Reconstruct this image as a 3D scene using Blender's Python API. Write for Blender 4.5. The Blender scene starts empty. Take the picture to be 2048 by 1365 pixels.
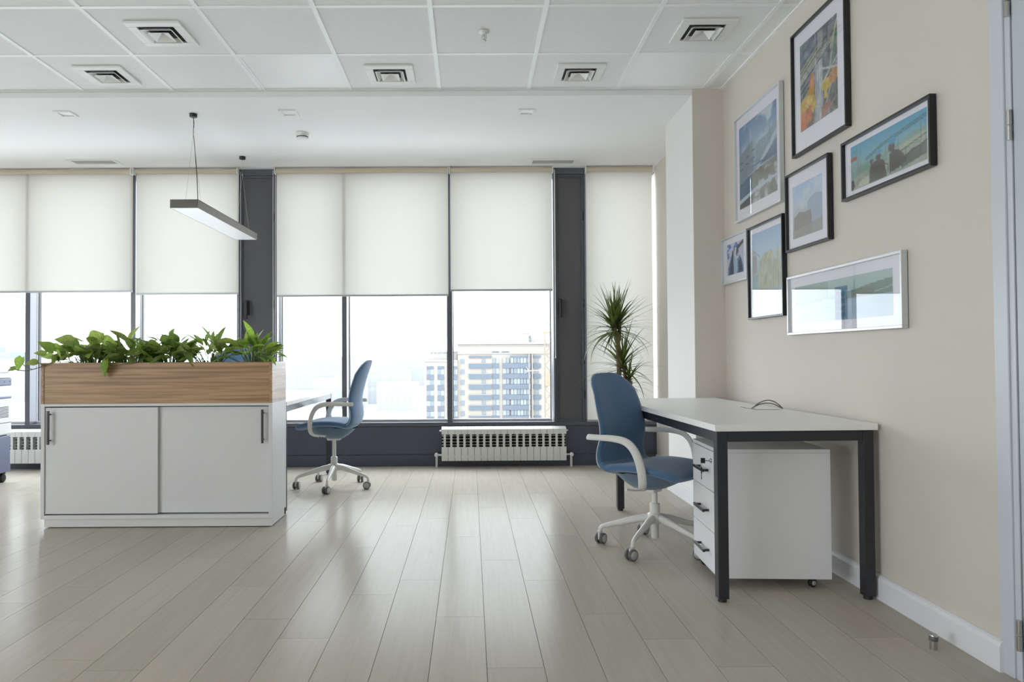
import bpy, bmesh, math, random
import numpy as np
from mathutils import Vector, Matrix

SC = bpy.context.scene
COL = SC.collection
PI = math.pi

# ------------------------------------------------------------------ camera
F_PX, CX, CY = 1462.86, 946.03, 682.16          # calibrated on the 2048x1365 frame
PITCH, YAW, ROLL = 0.01946, 0.00345, -0.0056
EYE = 1.034
cy_, sy_ = math.cos(YAW), math.sin(YAW)
cp_, sp_ = math.cos(PITCH), math.sin(PITCH)
cr_, sr_ = math.cos(ROLL), math.sin(ROLL)
Rz = np.array([[cy_, -sy_, 0], [sy_, cy_, 0], [0, 0, 1]])
Rx = np.array([[1, 0, 0], [0, cp_, sp_], [0, -sp_, cp_]])
Ry = np.array([[cr_, 0, sr_], [0, 1, 0], [-sr_, 0, cr_]])
RW = Ry @ Rx @ Rz
cam_d = bpy.data.cameras.new('camera')
cam = bpy.data.objects.new('camera', cam_d)
COL.objects.link(cam)
m = Matrix.Identity(4)
for i in range(3):
    m[i][0] = RW[0][i]; m[i][1] = RW[2][i]; m[i][2] = -RW[1][i]
m[2][3] = EYE
cam.matrix_world = m
cam_d.sensor_width = 36.0
cam_d.lens = F_PX / 2048 * 36.0
cam_d.shift_x = (1024 - CX) / 2048
cam_d.shift_y = (CY - 682.5) / 2048
cam_d.clip_start = 0.05
cam_d.clip_end = 8000
SC.camera = cam

# ------------------------------------------------------------------ world, light, exposure
W = bpy.data.worlds.new('overcast_sky'); SC.world = W
W.use_nodes = True
nt = W.node_tree; nt.nodes.clear()
wo = nt.nodes.new('ShaderNodeOutputWorld'); wb = nt.nodes.new('ShaderNodeBackground')
wb.inputs[0].default_value = (0.90, 0.955, 1.0, 1); wb.inputs[1].default_value = 1.0
nt.links.new(wb.outputs[0], wo.inputs[0])
W.cycles.sampling_method = 'MANUAL'; W.cycles.sample_map_resolution = 256

def portal(name, loc, rot, sx, sy):
    l = bpy.data.lights.new(name, 'AREA'); l.shape = 'RECTANGLE'; l.size = sx; l.size_y = sy
    l.cycles.is_portal = True
    o = bpy.data.objects.new(name, l); o.location = loc; o.rotation_euler = rot; COL.objects.link(o)
    return o
portal('portal_front', (-2.45, 7.2, 1.6), (-PI / 2, 0, 0), 8.9, 2.6)
portal('portal_left', (-7.25, -1.8, 1.6), (0, -PI / 2, 0), 2.6, 4.6)

SC.view_settings.view_transform = 'Standard'
SC.view_settings.look = 'None'
SC.view_settings.gamma = 1.0
SC.view_settings.use_curve_mapping = False
SC.view_settings.exposure = 3.2
SC.cycles.use_denoising = True
SC.cycles.max_bounces = 14
SC.cycles.diffuse_bounces = 8
SC.cycles.transparent_max_bounces = 16
SC.cycles.sample_clamp_indirect = 6

# ------------------------------------------------------------------ materials
def lin(c):
    c = c / 255.0
    return c / 12.92 if c <= 0.04045 else ((c + 0.055) / 1.055) ** 2.4
def rgb(r, g, b): return (lin(r), lin(g), lin(b), 1)

def mat(name, col, rough=0.5, metal=0.0, var=0.0, scale=(8, 8, 8), bump=0.0, bscale=None, spec=None, sheen=0.0, detail=4):
    M = bpy.data.materials.new(name); M.use_nodes = True
    t = M.node_tree; b = t.nodes['Principled BSDF']
    b.inputs['Base Color'].default_value = col
    b.inputs['Roughness'].default_value = rough
    b.inputs['Metallic'].default_value = metal
    if spec is not None: b.inputs['Specular IOR Level'].default_value = spec
    if sheen:
        b.inputs['Sheen Weight'].default_value = sheen
        b.inputs['Sheen Roughness'].default_value = 0.5
    if var or bump:
        tc = t.nodes.new('ShaderNodeTexCoord'); mp = t.nodes.new('ShaderNodeMapping')
        mp.inputs['Scale'].default_value = scale
        t.links.new(tc.outputs['Object'], mp.inputs['Vector'])
        n = t.nodes.new('ShaderNodeTexNoise'); n.inputs['Detail'].default_value = detail
        n.inputs['Scale'].default_value = 1.0
        t.links.new(mp.outputs[0], n.inputs['Vector'])
        if var:
            r = t.nodes.new('ShaderNodeValToRGB')
            r.color_ramp.elements[0].position = 0.3; r.color_ramp.elements[1].position = 0.7
            r.color_ramp.elements[0].color = tuple(c * (1 - var) for c in col[:3]) + (1,)
            r.color_ramp.elements[1].color = tuple(min(1, c * (1 + var)) for c in col[:3]) + (1,)
            t.links.new(n.outputs['Fac'], r.inputs[0]); t.links.new(r.outputs[0], b.inputs['Base Color'])
        if bump:
            bp = t.nodes.new('ShaderNodeBump'); bp.inputs['Strength'].default_value = bump
            bp.inputs['Distance'].default_value = 0.002
            src = n
            if bscale:
                mp2 = t.nodes.new('ShaderNodeMapping'); mp2.inputs['Scale'].default_value = bscale
                t.links.new(tc.outputs['Object'], mp2.inputs['Vector'])
                src = t.nodes.new('ShaderNodeTexNoise'); src.inputs['Scale'].default_value = 1.0
                t.links.new(mp2.outputs[0], src.inputs['Vector'])
            t.links.new(src.outputs['Fac'], bp.inputs['Height']); t.links.new(bp.outputs[0], b.inputs['Normal'])
    return M

def glass_mat(name, tint=(0.96, 0.98, 0.98), ior=1.5, rough=0.0):
    M = bpy.data.materials.new(name); M.use_nodes = True
    t = M.node_tree; t.nodes.clear()
    o = t.nodes.new('ShaderNodeOutputMaterial'); mx = t.nodes.new('ShaderNodeMixShader')
    tr = t.nodes.new('ShaderNodeBsdfTransparent'); tr.inputs[0].default_value = (*tint, 1)
    gl = t.nodes.new('ShaderNodeBsdfGlossy'); gl.inputs['Roughness'].default_value = rough
    gl.inputs[0].default_value = (1, 1, 1, 1)
    fr = t.nodes.new('ShaderNodeFresnel'); fr.inputs[0].default_value = ior
    t.links.new(fr.outputs[0], mx.inputs[0]); t.links.new(tr.outputs[0], mx.inputs[1]); t.links.new(gl.outputs[0], mx.inputs[2])
    t.links.new(mx.outputs[0], o.inputs[0])
    return M

def blind_mat(name, col, trans):
    M = bpy.data.materials.new(name); M.use_nodes = True
    t = M.node_tree; t.nodes.clear()
    o = t.nodes.new('ShaderNodeOutputMaterial'); mx = t.nodes.new('ShaderNodeAddShader')
    d = t.nodes.new('ShaderNodeBsdfDiffuse'); tl = t.nodes.new('ShaderNodeBsdfTranslucent')
    tc = t.nodes.new('ShaderNodeTexCoord'); mp = t.nodes.new('ShaderNodeMapping'); mp.inputs['Scale'].default_value = (900, 900, 900)
    n = t.nodes.new('ShaderNodeTexNoise'); n.inputs['Scale'].default_value = 1.0
    t.links.new(tc.outputs['Object'], mp.inputs[0]); t.links.new(mp.outputs[0], n.inputs['Vector'])
    r = t.nodes.new('ShaderNodeValToRGB')
    r.color_ramp.elements[0].color = tuple(c * trans * 0.95 for c in col) + (1,)
    r.color_ramp.elements[1].color = tuple(c * trans * 1.05 for c in col) + (1,)
    t.links.new(n.outputs['Fac'], r.inputs[0]); t.links.new(r.outputs[0], tl.inputs[0])
    d.inputs[0].default_value = (col[0] * .55, col[1] * .55, col[2] * .55, 1)
    t.links.new(d.outputs[0], mx.inputs[0]); t.links.new(tl.outputs[0], mx.inputs[1])
    t.links.new(mx.outputs[0], o.inputs[0])
    return M

def wood_mat(name, c1, c2, axis='X', freq=60, rough=0.4, stretch=0.03, spec=0.5):
    """streaky grain running along one object axis"""
    M = bpy.data.materials.new(name); M.use_nodes = True
    t = M.node_tree; b = t.nodes['Principled BSDF']; b.inputs['Roughness'].default_value = rough
    b.inputs['Specular IOR Level'].default_value = spec
    tc = t.nodes.new('ShaderNodeTexCoord'); mp = t.nodes.new('ShaderNodeMapping')
    s = [freq, freq, freq]; s['XYZ'.index(axis)] = freq * stretch
    mp.inputs['Scale'].default_value = s
    oi = t.nodes.new('ShaderNodeObjectInfo'); ad = t.nodes.new('ShaderNodeVectorMath'); ad.operation = 'ADD'
    ml = t.nodes.new('ShaderNodeMath'); ml.operation = 'MULTIPLY'; ml.inputs[1].default_value = 37.0
    t.links.new(oi.outputs['Random'], ml.inputs[0])
    t.links.new(tc.outputs['Object'], mp.inputs[0]); t.links.new(mp.outputs[0], ad.inputs[0]); t.links.new(ml.outputs[0], ad.inputs[1])
    n = t.nodes.new('ShaderNodeTexNoise'); n.inputs['Scale'].default_value = 1.0; n.inputs['Detail'].default_value = 6
    n.inputs['Distortion'].default_value = 0.4
    t.links.new(ad.outputs[0], n.inputs['Vector'])
    r = t.nodes.new('ShaderNodeValToRGB')
    r.color_ramp.elements[0].position = 0.36; r.color_ramp.elements[1].position = 0.58
    r.color_ramp.elements[0].color = c2; r.color_ramp.elements[1].color = c1
    t.links.new(n.outputs['Fac'], r.inputs[0])
    t.links.new(r.outputs[0], b.inputs['Base Color'])
    bp = t.nodes.new('ShaderNodeBump'); bp.inputs['Strength'].default_value = 0.06; bp.inputs['Distance'].default_value = 0.001
    t.links.new(n.outputs['Fac'], bp.inputs['Height']); t.links.new(bp.outputs[0], b.inputs['Normal'])
    return M, t, b, r

M_wall = mat('wall_paint', (0.62, 0.575, 0.51, 1), 0.75, var=0.012, scale=(3, 3, 3), bump=0.05, bscale=(180, 180, 180))
M_wall_white = mat('white_wall_paint', (0.74, 0.73, 0.71, 1), 0.75, var=0.01, scale=(3, 3, 3), bump=0.05, bscale=(180, 180, 180))
M_soffit = mat('soffit_paint', (0.82, 0.82, 0.82, 1), 0.8, var=0.01, scale=(2, 2, 2))
M_tile = mat('tile_board', (0.82, 0.83, 0.835, 1), 0.85, var=0.015, scale=(30, 30, 30), bump=0.08, bscale=(250, 250, 250))
M_tbar = mat('grid_white', (0.88, 0.90, 0.91, 1), 0.4)
M_white = mat('white_laminate', (0.78, 0.785, 0.80, 1), 0.42, var=0.008, scale=(5, 5, 5))
M_cab = mat('sideboard_laminate', (0.67, 0.672, 0.68, 1), 0.42, var=0.008, scale=(5, 5, 5))
M_desk = mat('desk_laminate', (0.88, 0.872, 0.855, 1), 0.38, var=0.01, scale=(40, 40, 40))
M_skirt = mat('skirting_white', (0.76, 0.77, 0.80, 1), 0.45)
M_black = mat('black_lacquer', (0.012, 0.012, 0.014, 1), 0.35)
M_gunmetal = mat('graphite_metal', (0.035, 0.036, 0.042, 1), 0.38, 0.3, var=0.1, scale=(120, 120, 120))
M_handle = mat('dark_handle', (0.06, 0.055, 0.055, 1), 0.35, 0.6)
M_alu = mat('window_grey', (0.10, 0.105, 0.128, 1), 0.28, 0.0, var=0.03, scale=(40, 40, 40), spec=0.5)
M_panel = mat('panel_grey', (0.098, 0.096, 0.105, 1), 0.6, var=0.04, scale=(60, 60, 60))
M_spandrel = mat('spandrel_blue_grey', (0.074, 0.079, 0.115, 1), 0.4, var=0.05, scale=(60, 60, 60))
M_seal = mat('rubber_seal', (0.02, 0.018, 0.02, 1), 0.6)
M_bead = mat('glazing_bead', (0.55, 0.56, 0.58, 1), 0.35)
M_rad = mat('radiator_enamel', (0.72, 0.73, 0.70, 1), 0.35)
M_dark = mat('dark_void', (0.02, 0.02, 0.022, 1), 0.8)
M_plastic_w = mat('white_plastic', (0.78, 0.78, 0.76, 1), 0.4)
M_chairframe = mat('chair_white_metal', (0.70, 0.69, 0.66, 1), 0.42)
M_chrome = mat('brushed_steel', (0.55, 0.54, 0.52, 1), 0.25, 1.0)
M_castergrey = mat('caster_grey', (0.42, 0.42, 0.40, 1), 0.45)
M_casterdark = mat('caster_tread', (0.11, 0.11, 0.11, 1), 0.6)
M_rubber = mat('black_rubber', (0.015, 0.015, 0.016, 1), 0.6)
M_silver = mat('silver_frame', (0.62, 0.64, 0.65, 1), 0.35, 0.35)
M_mat = mat('passepartout', (0.80, 0.78, 0.82, 1), 0.9)
M_door = mat('door_paint', (0.48, 0.53, 0.57, 1), 0.4)
M_doortrim = mat('door_frame_paint', (0.56, 0.60, 0.64, 1), 0.4)
M_glass = glass_mat('window_glass', (0.93, 0.96, 0.97))
M_pglass = glass_mat('picture_glass', (0.97, 0.98, 0.98), 1.36)
M_blind = blind_mat('blind_fabric', (1.0, 0.965, 0.89), 0.107)
M_cable = mat('cable_grey', (0.16, 0.16, 0.16, 1), 0.5)
M_beige_p = mat('printer_plastic', (0.72, 0.72, 0.71, 1), 0.45)
M_blue_p = mat('printer_blue', (0.16, 0.18, 0.27, 1), 0.5)
M_soil = mat('soil', (0.03, 0.022, 0.016, 1), 0.95, var=0.4, scale=(60, 60, 60))
M_pot = mat('pot_white', (0.65, 0.64, 0.62, 1), 0.5)
M_led = mat('light_diffuser', (0.90, 0.91, 0.92, 1), 0.32)
M_lampbody = mat('lamp_black', (0.17, 0.16, 0.15, 1), 0.2, 0.7)
M_vent = mat('vent_white', (0.78, 0.785, 0.77, 1), 0.35)
M_trunk = mat('dracaena_bark', (0.20, 0.13, 0.09, 1), 0.85, var=0.35, scale=(30, 30, 120), bump=0.5)

# chair fabric
def fabric(name, c):
    M = mat(name, c, 0.92, var=0.22, scale=(420, 420, 420), bump=0.35, sheen=0.35, detail=2)
    return M
M_fab = fabric('blue_wool', (0.075, 0.165, 0.300, 1))
M_fab2 = fabric('blue_wool_under', (0.092, 0.160, 0.25, 1))

# planks
M_plank, pt_, pb_, pr_ = wood_mat('pale_oak_plank', (0.495, 0.453, 0.388, 1), (0.455, 0.413, 0.350, 1), 'Y', 60, 0.27, 0.045, 0.055)
pr_.color_ramp.elements[0].position = 0.25; pr_.color_ramp.elements[1].position = 0.65
oi = [n for n in pt_.nodes if n.type == 'OBJECT_INFO'][0]
mr = pt_.nodes.new('ShaderNodeMapRange'); mr.inputs['To Min'].default_value = 0.95; mr.inputs['To Max'].default_value = 1.04
hs = pt_.nodes.new('ShaderNodeHueSaturation')
pt_.links.new(oi.outputs['Random'], mr.inputs['Value']); pt_.links.new(mr.outputs[0], hs.inputs['Value'])
pt_.links.new(pr_.outputs[0], hs.inputs['Color']); pt_.links.new(hs.outputs[0], pb_.inputs['Base Color'])
# satin lacquer: diffuse wood under a weak clear layer
_df = pt_.nodes.new('ShaderNodeBsdfDiffuse'); _gl = pt_.nodes.new('ShaderNodeBsdfGlossy'); _mx = pt_.nodes.new('ShaderNodeMixShader')
_fr = pt_.nodes.new('ShaderNodeFresnel'); _fr.inputs[0].default_value = 1.4
_k = pt_.nodes.new('ShaderNodeMath'); _k.operation = 'MULTIPLY_ADD'; _k.inputs[1].default_value = 0.25; _k.inputs[2].default_value = 0.018
_gl.inputs['Roughness'].default_value = 0.21
_bp = [n for n in pt_.nodes if n.type == 'BUMP'][0]
pt_.links.new(hs.outputs[0], _df.inputs[0]); pt_.links.new(_bp.outputs[0], _df.inputs['Normal']); pt_.links.new(_bp.outputs[0], _gl.inputs['Normal'])
pt_.links.new(_fr.outputs[0], _k.inputs[0]); pt_.links.new(_k.outputs[0], _mx.inputs[0])
pt_.links.new(_df.outputs[0], _mx.inputs[1]); pt_.links.new(_gl.outputs[0], _mx.inputs[2])
pt_.links.new(_mx.outputs[0], pt_.nodes['Material Output'].inputs['Surface'])
M_joint = mat('plank_joint', (0.10, 0.09, 0.08, 1), 0.8)
M_wood, _, _, _ = wood_mat('walnut_veneer', (0.46, 0.285, 0.150, 1), (0.26, 0.145, 0.072, 1), 'X', 62, 0.42, 0.03)
M_wood_side, _, _, _ = wood_mat('walnut_veneer_end', (0.46, 0.285, 0.150, 1), (0.26, 0.145, 0.072, 1), 'Y', 62, 0.38, 0.03)

# ------------------------------------------------------------------ mesh helpers
def tag(o, label=None, cat=None, group=None, kind=None):
    if label: o['label'] = label
    if cat: o['category'] = cat
    if group: o['group'] = group
    if kind: o['kind'] = kind
    return o

def empty(name, loc=(0, 0, 0), rz=0.0, label=None, cat=None, group=None, kind=None):
    o = bpy.data.objects.new(name, None); o.empty_display_size = 0.1
    o.location = loc; o.rotation_euler = (0, 0, rz); COL.objects.link(o)
    return tag(o, label, cat, group, kind)

class MB:
    def __init__(s): s.v = []; s.f = []; s.smooth = []
    def add(s, vs, fs, smooth=False):
        n = len(s.v); s.v += [tuple(x) for x in vs]
        for f in fs: s.f.append(tuple(i + n for i in f)); s.smooth.append(smooth)
        return s
    def box(s, x0, x1, y0, y1, z0, z1, ch=0.0):
        if x0 > x1: x0, x1 = x1, x0
        if y0 > y1: y0, y1 = y1, y0
        if z0 > z1: z0, z1 = z1, z0
        ch = min(ch, (x1 - x0) * .45, (y1 - y0) * .45, (z1 - z0) * .45)
        if ch <= 0:
            v = [(x, y, z) for z in (z0, z1) for y in (y0, y1) for x in (x0, x1)]
            return s.add(v, [(0, 2, 3, 1), (4, 5, 7, 6), (0, 1, 5, 4), (2, 6, 7, 3), (0, 4, 6, 2), (1, 3, 7, 5)])
        bm = bmesh.new(); bmesh.ops.create_cube(bm, size=1)
        for q in bm.verts: q.co = ((x0 + x1) / 2 + q.co.x * (x1 - x0), (y0 + y1) / 2 + q.co.y * (y1 - y0), (z0 + z1) / 2 + q.co.z * (z1 - z0))
        bmesh.ops.bevel(bm, geom=list(bm.edges), offset=ch, segments=2, affect='EDGES', profile=0.5)
        bm.verts.ensure_lookup_table()
        s.add([q.co[:] for q in bm.verts], [[q.index for q in f.verts] for f in bm.faces]); bm.free()
        return s
    def tube(s, pts, r, n=10, cap=True, squash=None):
        """pts list; r scalar or list; squash=(a,b): elliptical section along (side, up)"""
        pts = [Vector(p) for p in pts]; k = len(pts)
        rs = r if isinstance(r, (list, tuple)) else [r] * k
        up = Vector((0, 0, 1)); rings = []; prev = None
        for i, p in enumerate(pts):
            t = (pts[min(i + 1, k - 1)] - pts[max(i - 1, 0)]).normalized()
            if prev is None:
                ref = up if abs(t.z) < 0.95 else Vector((0, 1, 0))
                a = t.cross(ref).normalized()
            else:
                a = (prev - t * prev.dot(t)).normalized()
            prev = a; b = a.cross(t).normalized()
            sa, sb = squash if squash else (1, 1)
            rings.append([p + a * (math.cos(q * 2 * PI / n) * rs[i] * sa) + b * (math.sin(q * 2 * PI / n) * rs[i] * sb) for q in range(n)])
        v = [q for ring in rings for q in ring]
        f = [(i * n + j, i * n + (j + 1) % n, (i + 1) * n + (j + 1) % n, (i + 1) * n + j) for i in range(k - 1) for j in range(n)]
        s.add(v, f, True)
        if cap: s.add(rings[0], [tuple(range(n))]); s.add(rings[-1], [tuple(range(n - 1, -1, -1))])
        return s
    def lathe(s, prof, c=(0, 0, 0), axis='Z', n=24, smooth=True):
        v = []
        for r, h in prof:
            for q in range(n):
                a = 2 * PI * q / n; x, y = r * math.cos(a), r * math.sin(a)
                p = {'Z': (x, y, h), 'X': (h, x, y), 'Y': (y, h, x)}[axis]
                v.append((p[0] + c[0], p[1] + c[1], p[2] + c[2]))
        k = len(prof)
        f = [(i * n + j, i * n + (j + 1) % n, (i + 1) * n + (j + 1) % n, (i + 1) * n + j) for i in range(k - 1) for j in range(n)]
        s.add(v, f, smooth)
        if prof[0][0] > 1e-6: s.add(v[:n], [tuple(range(n - 1, -1, -1))])
        if prof[-1][0] > 1e-6: s.add(v[-n:], [tuple(range(n))])
        return s
    def build(s, name, material, parent=None, loc=None, rot=None, keep=False):
        me = bpy.data.meshes.new(name); me.from_pydata(s.v, [], s.f)
        me.polygons.foreach_set('use_smooth', s.smooth)
        me.materials.append(material); me.update()
        if not keep:
            bm = bmesh.new(); bm.from_mesh(me); bmesh.ops.recalc_face_normals(bm, faces=bm.faces); bm.to_mesh(me); bm.free()
        return link(name, me, parent, loc, rot)

def link(name, me, parent=None, loc=None, rot=None):
    o = bpy.data.objects.new(name, me); COL.objects.link(o)
    if parent: o.parent = parent
    if loc is not None: o.location = loc
    if rot is not None: o.rotation_euler = rot
    return o
def B(*a, ch=0.0): return MB().box(*a, ch=ch)

def copy_tree(o, parent=None):
    c = o.copy(); COL.objects.link(c)
    if parent: c.parent = parent; c.matrix_parent_inverse = o.matrix_parent_inverse
    for ch in list(KIDS.get(o.name, [])): copy_tree(ch, c)
    return c
KIDS = {}
def index_kids():
    KIDS.clear()
    for o in bpy.data.objects:
        if o.parent: KIDS.setdefault(o.parent.name, []).append(o)

def catmull(P, per=6):
    P = [np.array(p, float) for p in P]; out = []
    for i in range(len(P) - 1):
        p0 = P[max(i - 1, 0)]; p1 = P[i]; p2 = P[i + 1]; p3 = P[min(i + 2, len(P) - 1)]
        for k in range(per):
            t = k / per
            out.append(0.5 * ((2 * p1) + (p2 - p0) * t + (2 * p0 - 5 * p1 + 4 * p2 - p3) * t * t + (3 * p1 - p0 - 3 * p2 + p3) * t ** 3))
    out.append(P[-1]); return out

# ------------------------------------------------------------------ room dimensions
XW = 1.721; XL = -7.0; YB = -4.5; YW = 6.846; YG = 6.99
ZC = 2.829; ZS = 2.791; YBEAM = 4.93
XCOL = 1.512; YCOL = 5.60; XN = 1.735
ZSILL = 0.372; ZGLASS = 0.437
# ------------------------------------------------------------------ floor and planks
fl = B(XL - 0.2, XN + 0.2, YB - 0.2, YW + 0.35, -0.15, -0.004).build('floor', M_joint); tag(fl, kind='structure')
PW, PL, XP = 0.18965, 1.27, -0.1413
SEAM = {0: 2.91, 1: 2.434, 2: 3.37, 3: 2.93, 4: 2.67, 5: 2.43, 8: 2.67, -1: 3.39, -2: 3.185, -3: 2.70, -4: 2.90, -5: 3.31,
        -6: 2.436, -7: 2.52, -8: 2.90, -9: 3.32, 6: 3.02, 7: 2.2, 9: 3.3}
rnd = random.Random(5)
g = 0.0009
rest = MB()
for c in range(-37, 11):
    x0, x1 = XP + c * PW, XP + (c + 1) * PW
    xm = XN if True else 0
    x0c, x1c = max(x0, XL), min(x1, XN + 0.005)
    if x1c - x0c < 0.01: continue
    s = SEAM.get(c, 2.0 + rnd.random() * PL)
    k0 = math.floor((YB - s) / PL)
    for k in range(k0, 12):
        y0, y1 = max(s + k * PL, YB), min(s + (k + 1) * PL, YW + 0.02)
        if y1 - y0 < 0.02: continue
        if y1 > 1.6 and x1 > -4.75:
            cxp, cyp = (x0c + x1c) / 2, (y0 + y1) / 2
            B(x0c + g - cxp, x1c - g - cxp, y0 + g - cyp, y1 - g - cyp, -0.008, 0).build('plank', M_plank, fl, (cxp, cyp, 0))
        else:
            rest.box(x0c + g, x1c - g, y0 + g, y1 - g, -0.008, 0)
o = rest.build('plank_field', M_plank, fl); o['kind'] = 'stuff'

# ------------------------------------------------------------------ walls
wr = MB().box(XW, XW + 0.2, 2.39, YBEAM + 0.6, 0, ZC + 0.1)
wr.box(XW, XW + 0.2, 1.34, 2.39, 2.40, ZC + 0.1).box(XW, XW + 0.2, YB, 1.34, 0, ZC + 0.1)
wr.box(XN, XW + 0.2, YCOL - 0.1, YW + 0.3, 0, ZC + 0.1)
tag(wr.build('wall_right', M_wall), kind='structure')
col = B(XCOL, XW + 0.05, YBEAM, YCOL, 0, ZC + 0.05).build('column', M_wall_white); tag(col, kind='structure')
tag(B(XCOL - 0.0005, XW, YBEAM - 0.012, YBEAM, 0, ZC).build('wall_column_face', M_wall), kind='structure')
# left wall with unseen window openings sized for fill light, solid rear wall (the rest of the open-plan floor)
wl = MB().box(XL - 0.2, XL, YB, YW + 0.3, 0, 0.4).box(XL - 0.2, XL, YB, YW + 0.3, 2.75, ZC + 0.1)
wl.box(XL - 0.2, XL, YB, -4.0, 0.4, 2.75).box(XL - 0.2, XL, 0.4, YW + 0.3, 0.4, 2.75)
for y in (-2.5, -1.1): wl.box(XL - 0.2, XL, y - 0.05, y + 0.05, 0.4, 2.75)
tag(wl.build('wall_left', M_wall_white), kind='structure')
tag(B(XL, XW + .2, YB - 0.2, YB, 0, ZC + 0.1).build('wall_back', M_wall_white), kind='structure')

# window wall : spandrel, rails, mullions
wf = B(XL, XN + 0.2, YW, YW + 0.2, 0, ZSILL - 0.004).build('wall_front', M_spandrel); tag(wf, kind='structure')
for x0, x1 in ((XL, -4.137), (-4.137, -3.155), (-3.155, -2.17), (-2.17, -1.18), (-1.18, -0.193), (-0.193, 0.79), (0.79, XN - 0.012)):
    B(x0 + 0.003, x1 - 0.003, YW - 0.006, YW + 0.001, 0.112, ZSILL - 0.006, ch=0.002).build('panel', M_spandrel, wf)
MUL = [-6.10, -5.118, -4.137, -3.155, -2.174, -1.822, -1.180, -0.193, 0.791, 1.085]
for i, x in enumerate(MUL):
    w = 0.023 if x not in (-2.174, -1.822, 0.791, 1.085) else 0.012
    B(x - w, x + w, YW - 0.002, YG + 0.05, ZSILL, ZS + 0.02, ch=0.0015).build('mullion', M_alu, wf)
    B(x - w, x + w, YW - 0.004, YW + 0.01, 0.0, ZSILL, ch=0.001).build('mullion_foot', M_alu, wf)
B(XL, XN, YW - 0.004, YG + 0.05, ZSILL, ZGLASS - 0.03, ch=0.002).build('bottom_rail', M_alu, wf)
B(XL, XN, YW, YG + 0.05, 2.735, ZS + 0.02, ch=0.002).build('head_rail', M_alu, wf)
tag(B(XL, XN - 0.012, YW - 0.012, YW - 0.005, 0, 0.105, ch=0.002).build('baseboard_front', M_spandrel), kind='structure')
tag(B(XN - 0.014, XN, YCOL, YW - 0.012, 0, 0.1, ch=0.004).build('baseboard_niche', M_skirt), kind='structure')

bays = [(-6.10, -5.118), (-5.118, -4.137), (-4.137, -3.155), (-3.155, -2.174), (-1.822, -1.180), (-1.180, -0.193), (-0.193, 0.791), (1.085, XN)]
for i, (x0, x1) in enumerate(bays):
    x0 += 0.02; x1 -= 0.02
    fr = MB()
    for a, b2, c2, d2 in ((x0, x0 + .012, ZGLASS - .03, 2.735), (x1 - .012, x1, ZGLASS - .03, 2.735), (x0, x1, ZGLASS - .03, ZGLASS - 0.018), (x0, x1, 2.723, 2.735)):
        fr.box(a, b2, YG - 0.02, YG + 0.02, c2, d2)
    w = fr.build('window_%d' % (i + 1), M_seal); tag(w, kind='structure')
    bd = MB().box(x0, x1, YG - 0.05, YG - 0.02, ZGLASS - .03, ZGLASS - 0.008).box(x0, x0 + .006, YG - 0.035, YG - 0.02, ZGLASS - .01, 2.735).box(x1 - .006, x1, YG - 0.035, YG - 0.02, ZGLASS - .01, 2.735)
    bd.build('bead', M_bead, w)
    MB().add([(x0, YG, ZGLASS - .02), (x1, YG, ZGLASS - .02), (x1, YG, 2.73), (x0, YG, 2.73)], [(0, 1, 2, 3)]).build('pane', M_glass, w, keep=True)
# opaque vent sashes beside the mullions
for i, (x0, x1, hx) in enumerate(((-2.162, -1.834, -2.093), (0.803, 1.073, 0.845))):
    fr = MB()
    t = 0.022
    for a, b2, c2, d2 in ((x0, x0 + t, 0.40, 2.735), (x1 - t, x1, 0.40, 2.735), (x0 + t, x1 - t, 0.40, 0.40 + t), (x0 + t, x1 - t, 2.735 - t, 2.735)):
        fr.box(a, b2, YW + 0.018, YW + 0.06, c2, d2, ch=0.003)
    w = fr.build('window_%d' % (9 + i), M_alu); tag(w, kind='structure')
    B(x0 + t - .002, x1 - t + .002, YW + 0.034, YW + 0.1, 0.42, 2.716, ch=0.004).build('sash_panel', M_panel, w)
    h = B(hx - 0.017, hx + 0.017, YW + 0.010, YW + 0.034, 1.42, 1.56, ch=0.005)
    h.box(hx - 0.012, hx + 0.012, YW - 0.028, YW + 0.012, 1.52, 1.55, ch=0.004).box(hx - 0.011, hx + 0.013, YW - 0.034, YW - 0.014, 1.38, 1.55, ch=0.005)
    h.build('handle', M_black, w)
    hg = MB()
    for z in (0.62, 0.95, 1.48, 2.3): hg.tube([(x1 - 0.006, YW + 0.012, z), (x1 - 0.006, YW + 0.012, z + 0.075)], 0.007, 8)
    hg.build('hinge', M_black, w)

# ------------------------------------------------------------------ ceilings
cs = B(XL, XN + 0.2, YBEAM, YW + 0.3, ZS, ZS + 0.2).build('ceiling', M_soffit); tag(cs, kind='structure')
tag(B(XL, XCOL, YBEAM - 0.004, YBEAM, ZS, ZC - 0.003).build('trim_1', M_soffit), kind='structure')
ct = B(XL, XW + .2, YB, YBEAM, ZC + 0.03, ZC + 0.15).build('ceiling_grid', M_dark); tag(ct, kind='structure')
X0 = -2.5996; hb = 0.012
VENTS = [(1, 1), (0, 0), (3, 0), (5, 0), (6, 1)]; LEDS = [(2, 0), (6, 0)]
tile_me = None
for k in range(-8, 8):
    x0, x1 = X0 + .6 * k, min(X0 + .6 * (k + 1), XW)
    if k == -8: x0 = XL
    for j in range(0, 16):
        y1 = YBEAM - .6 * j; y0 = max(y1 - .6, YB)
        if (k, j) in LEDS: continue
        if y1 < 0.4:
            continue
        wv, dv = x1 - x0, y1 - y0
        o = B(-wv / 2 + hb * .3, wv / 2 - hb * .3, -dv / 2 + hb * .3, dv / 2 - hb * .3, 0, 0.015).build('ceiling_tile', M_tile, ct, ((x0 + x1) / 2, (y0 + y1) / 2, ZC + 0.004))
B(XL, XW, YB, YBEAM - 15 * 0.3 - 0.03, ZC + 0.004, ZC + 0.02).build('ceiling_tile', M_tile, ct)
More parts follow.
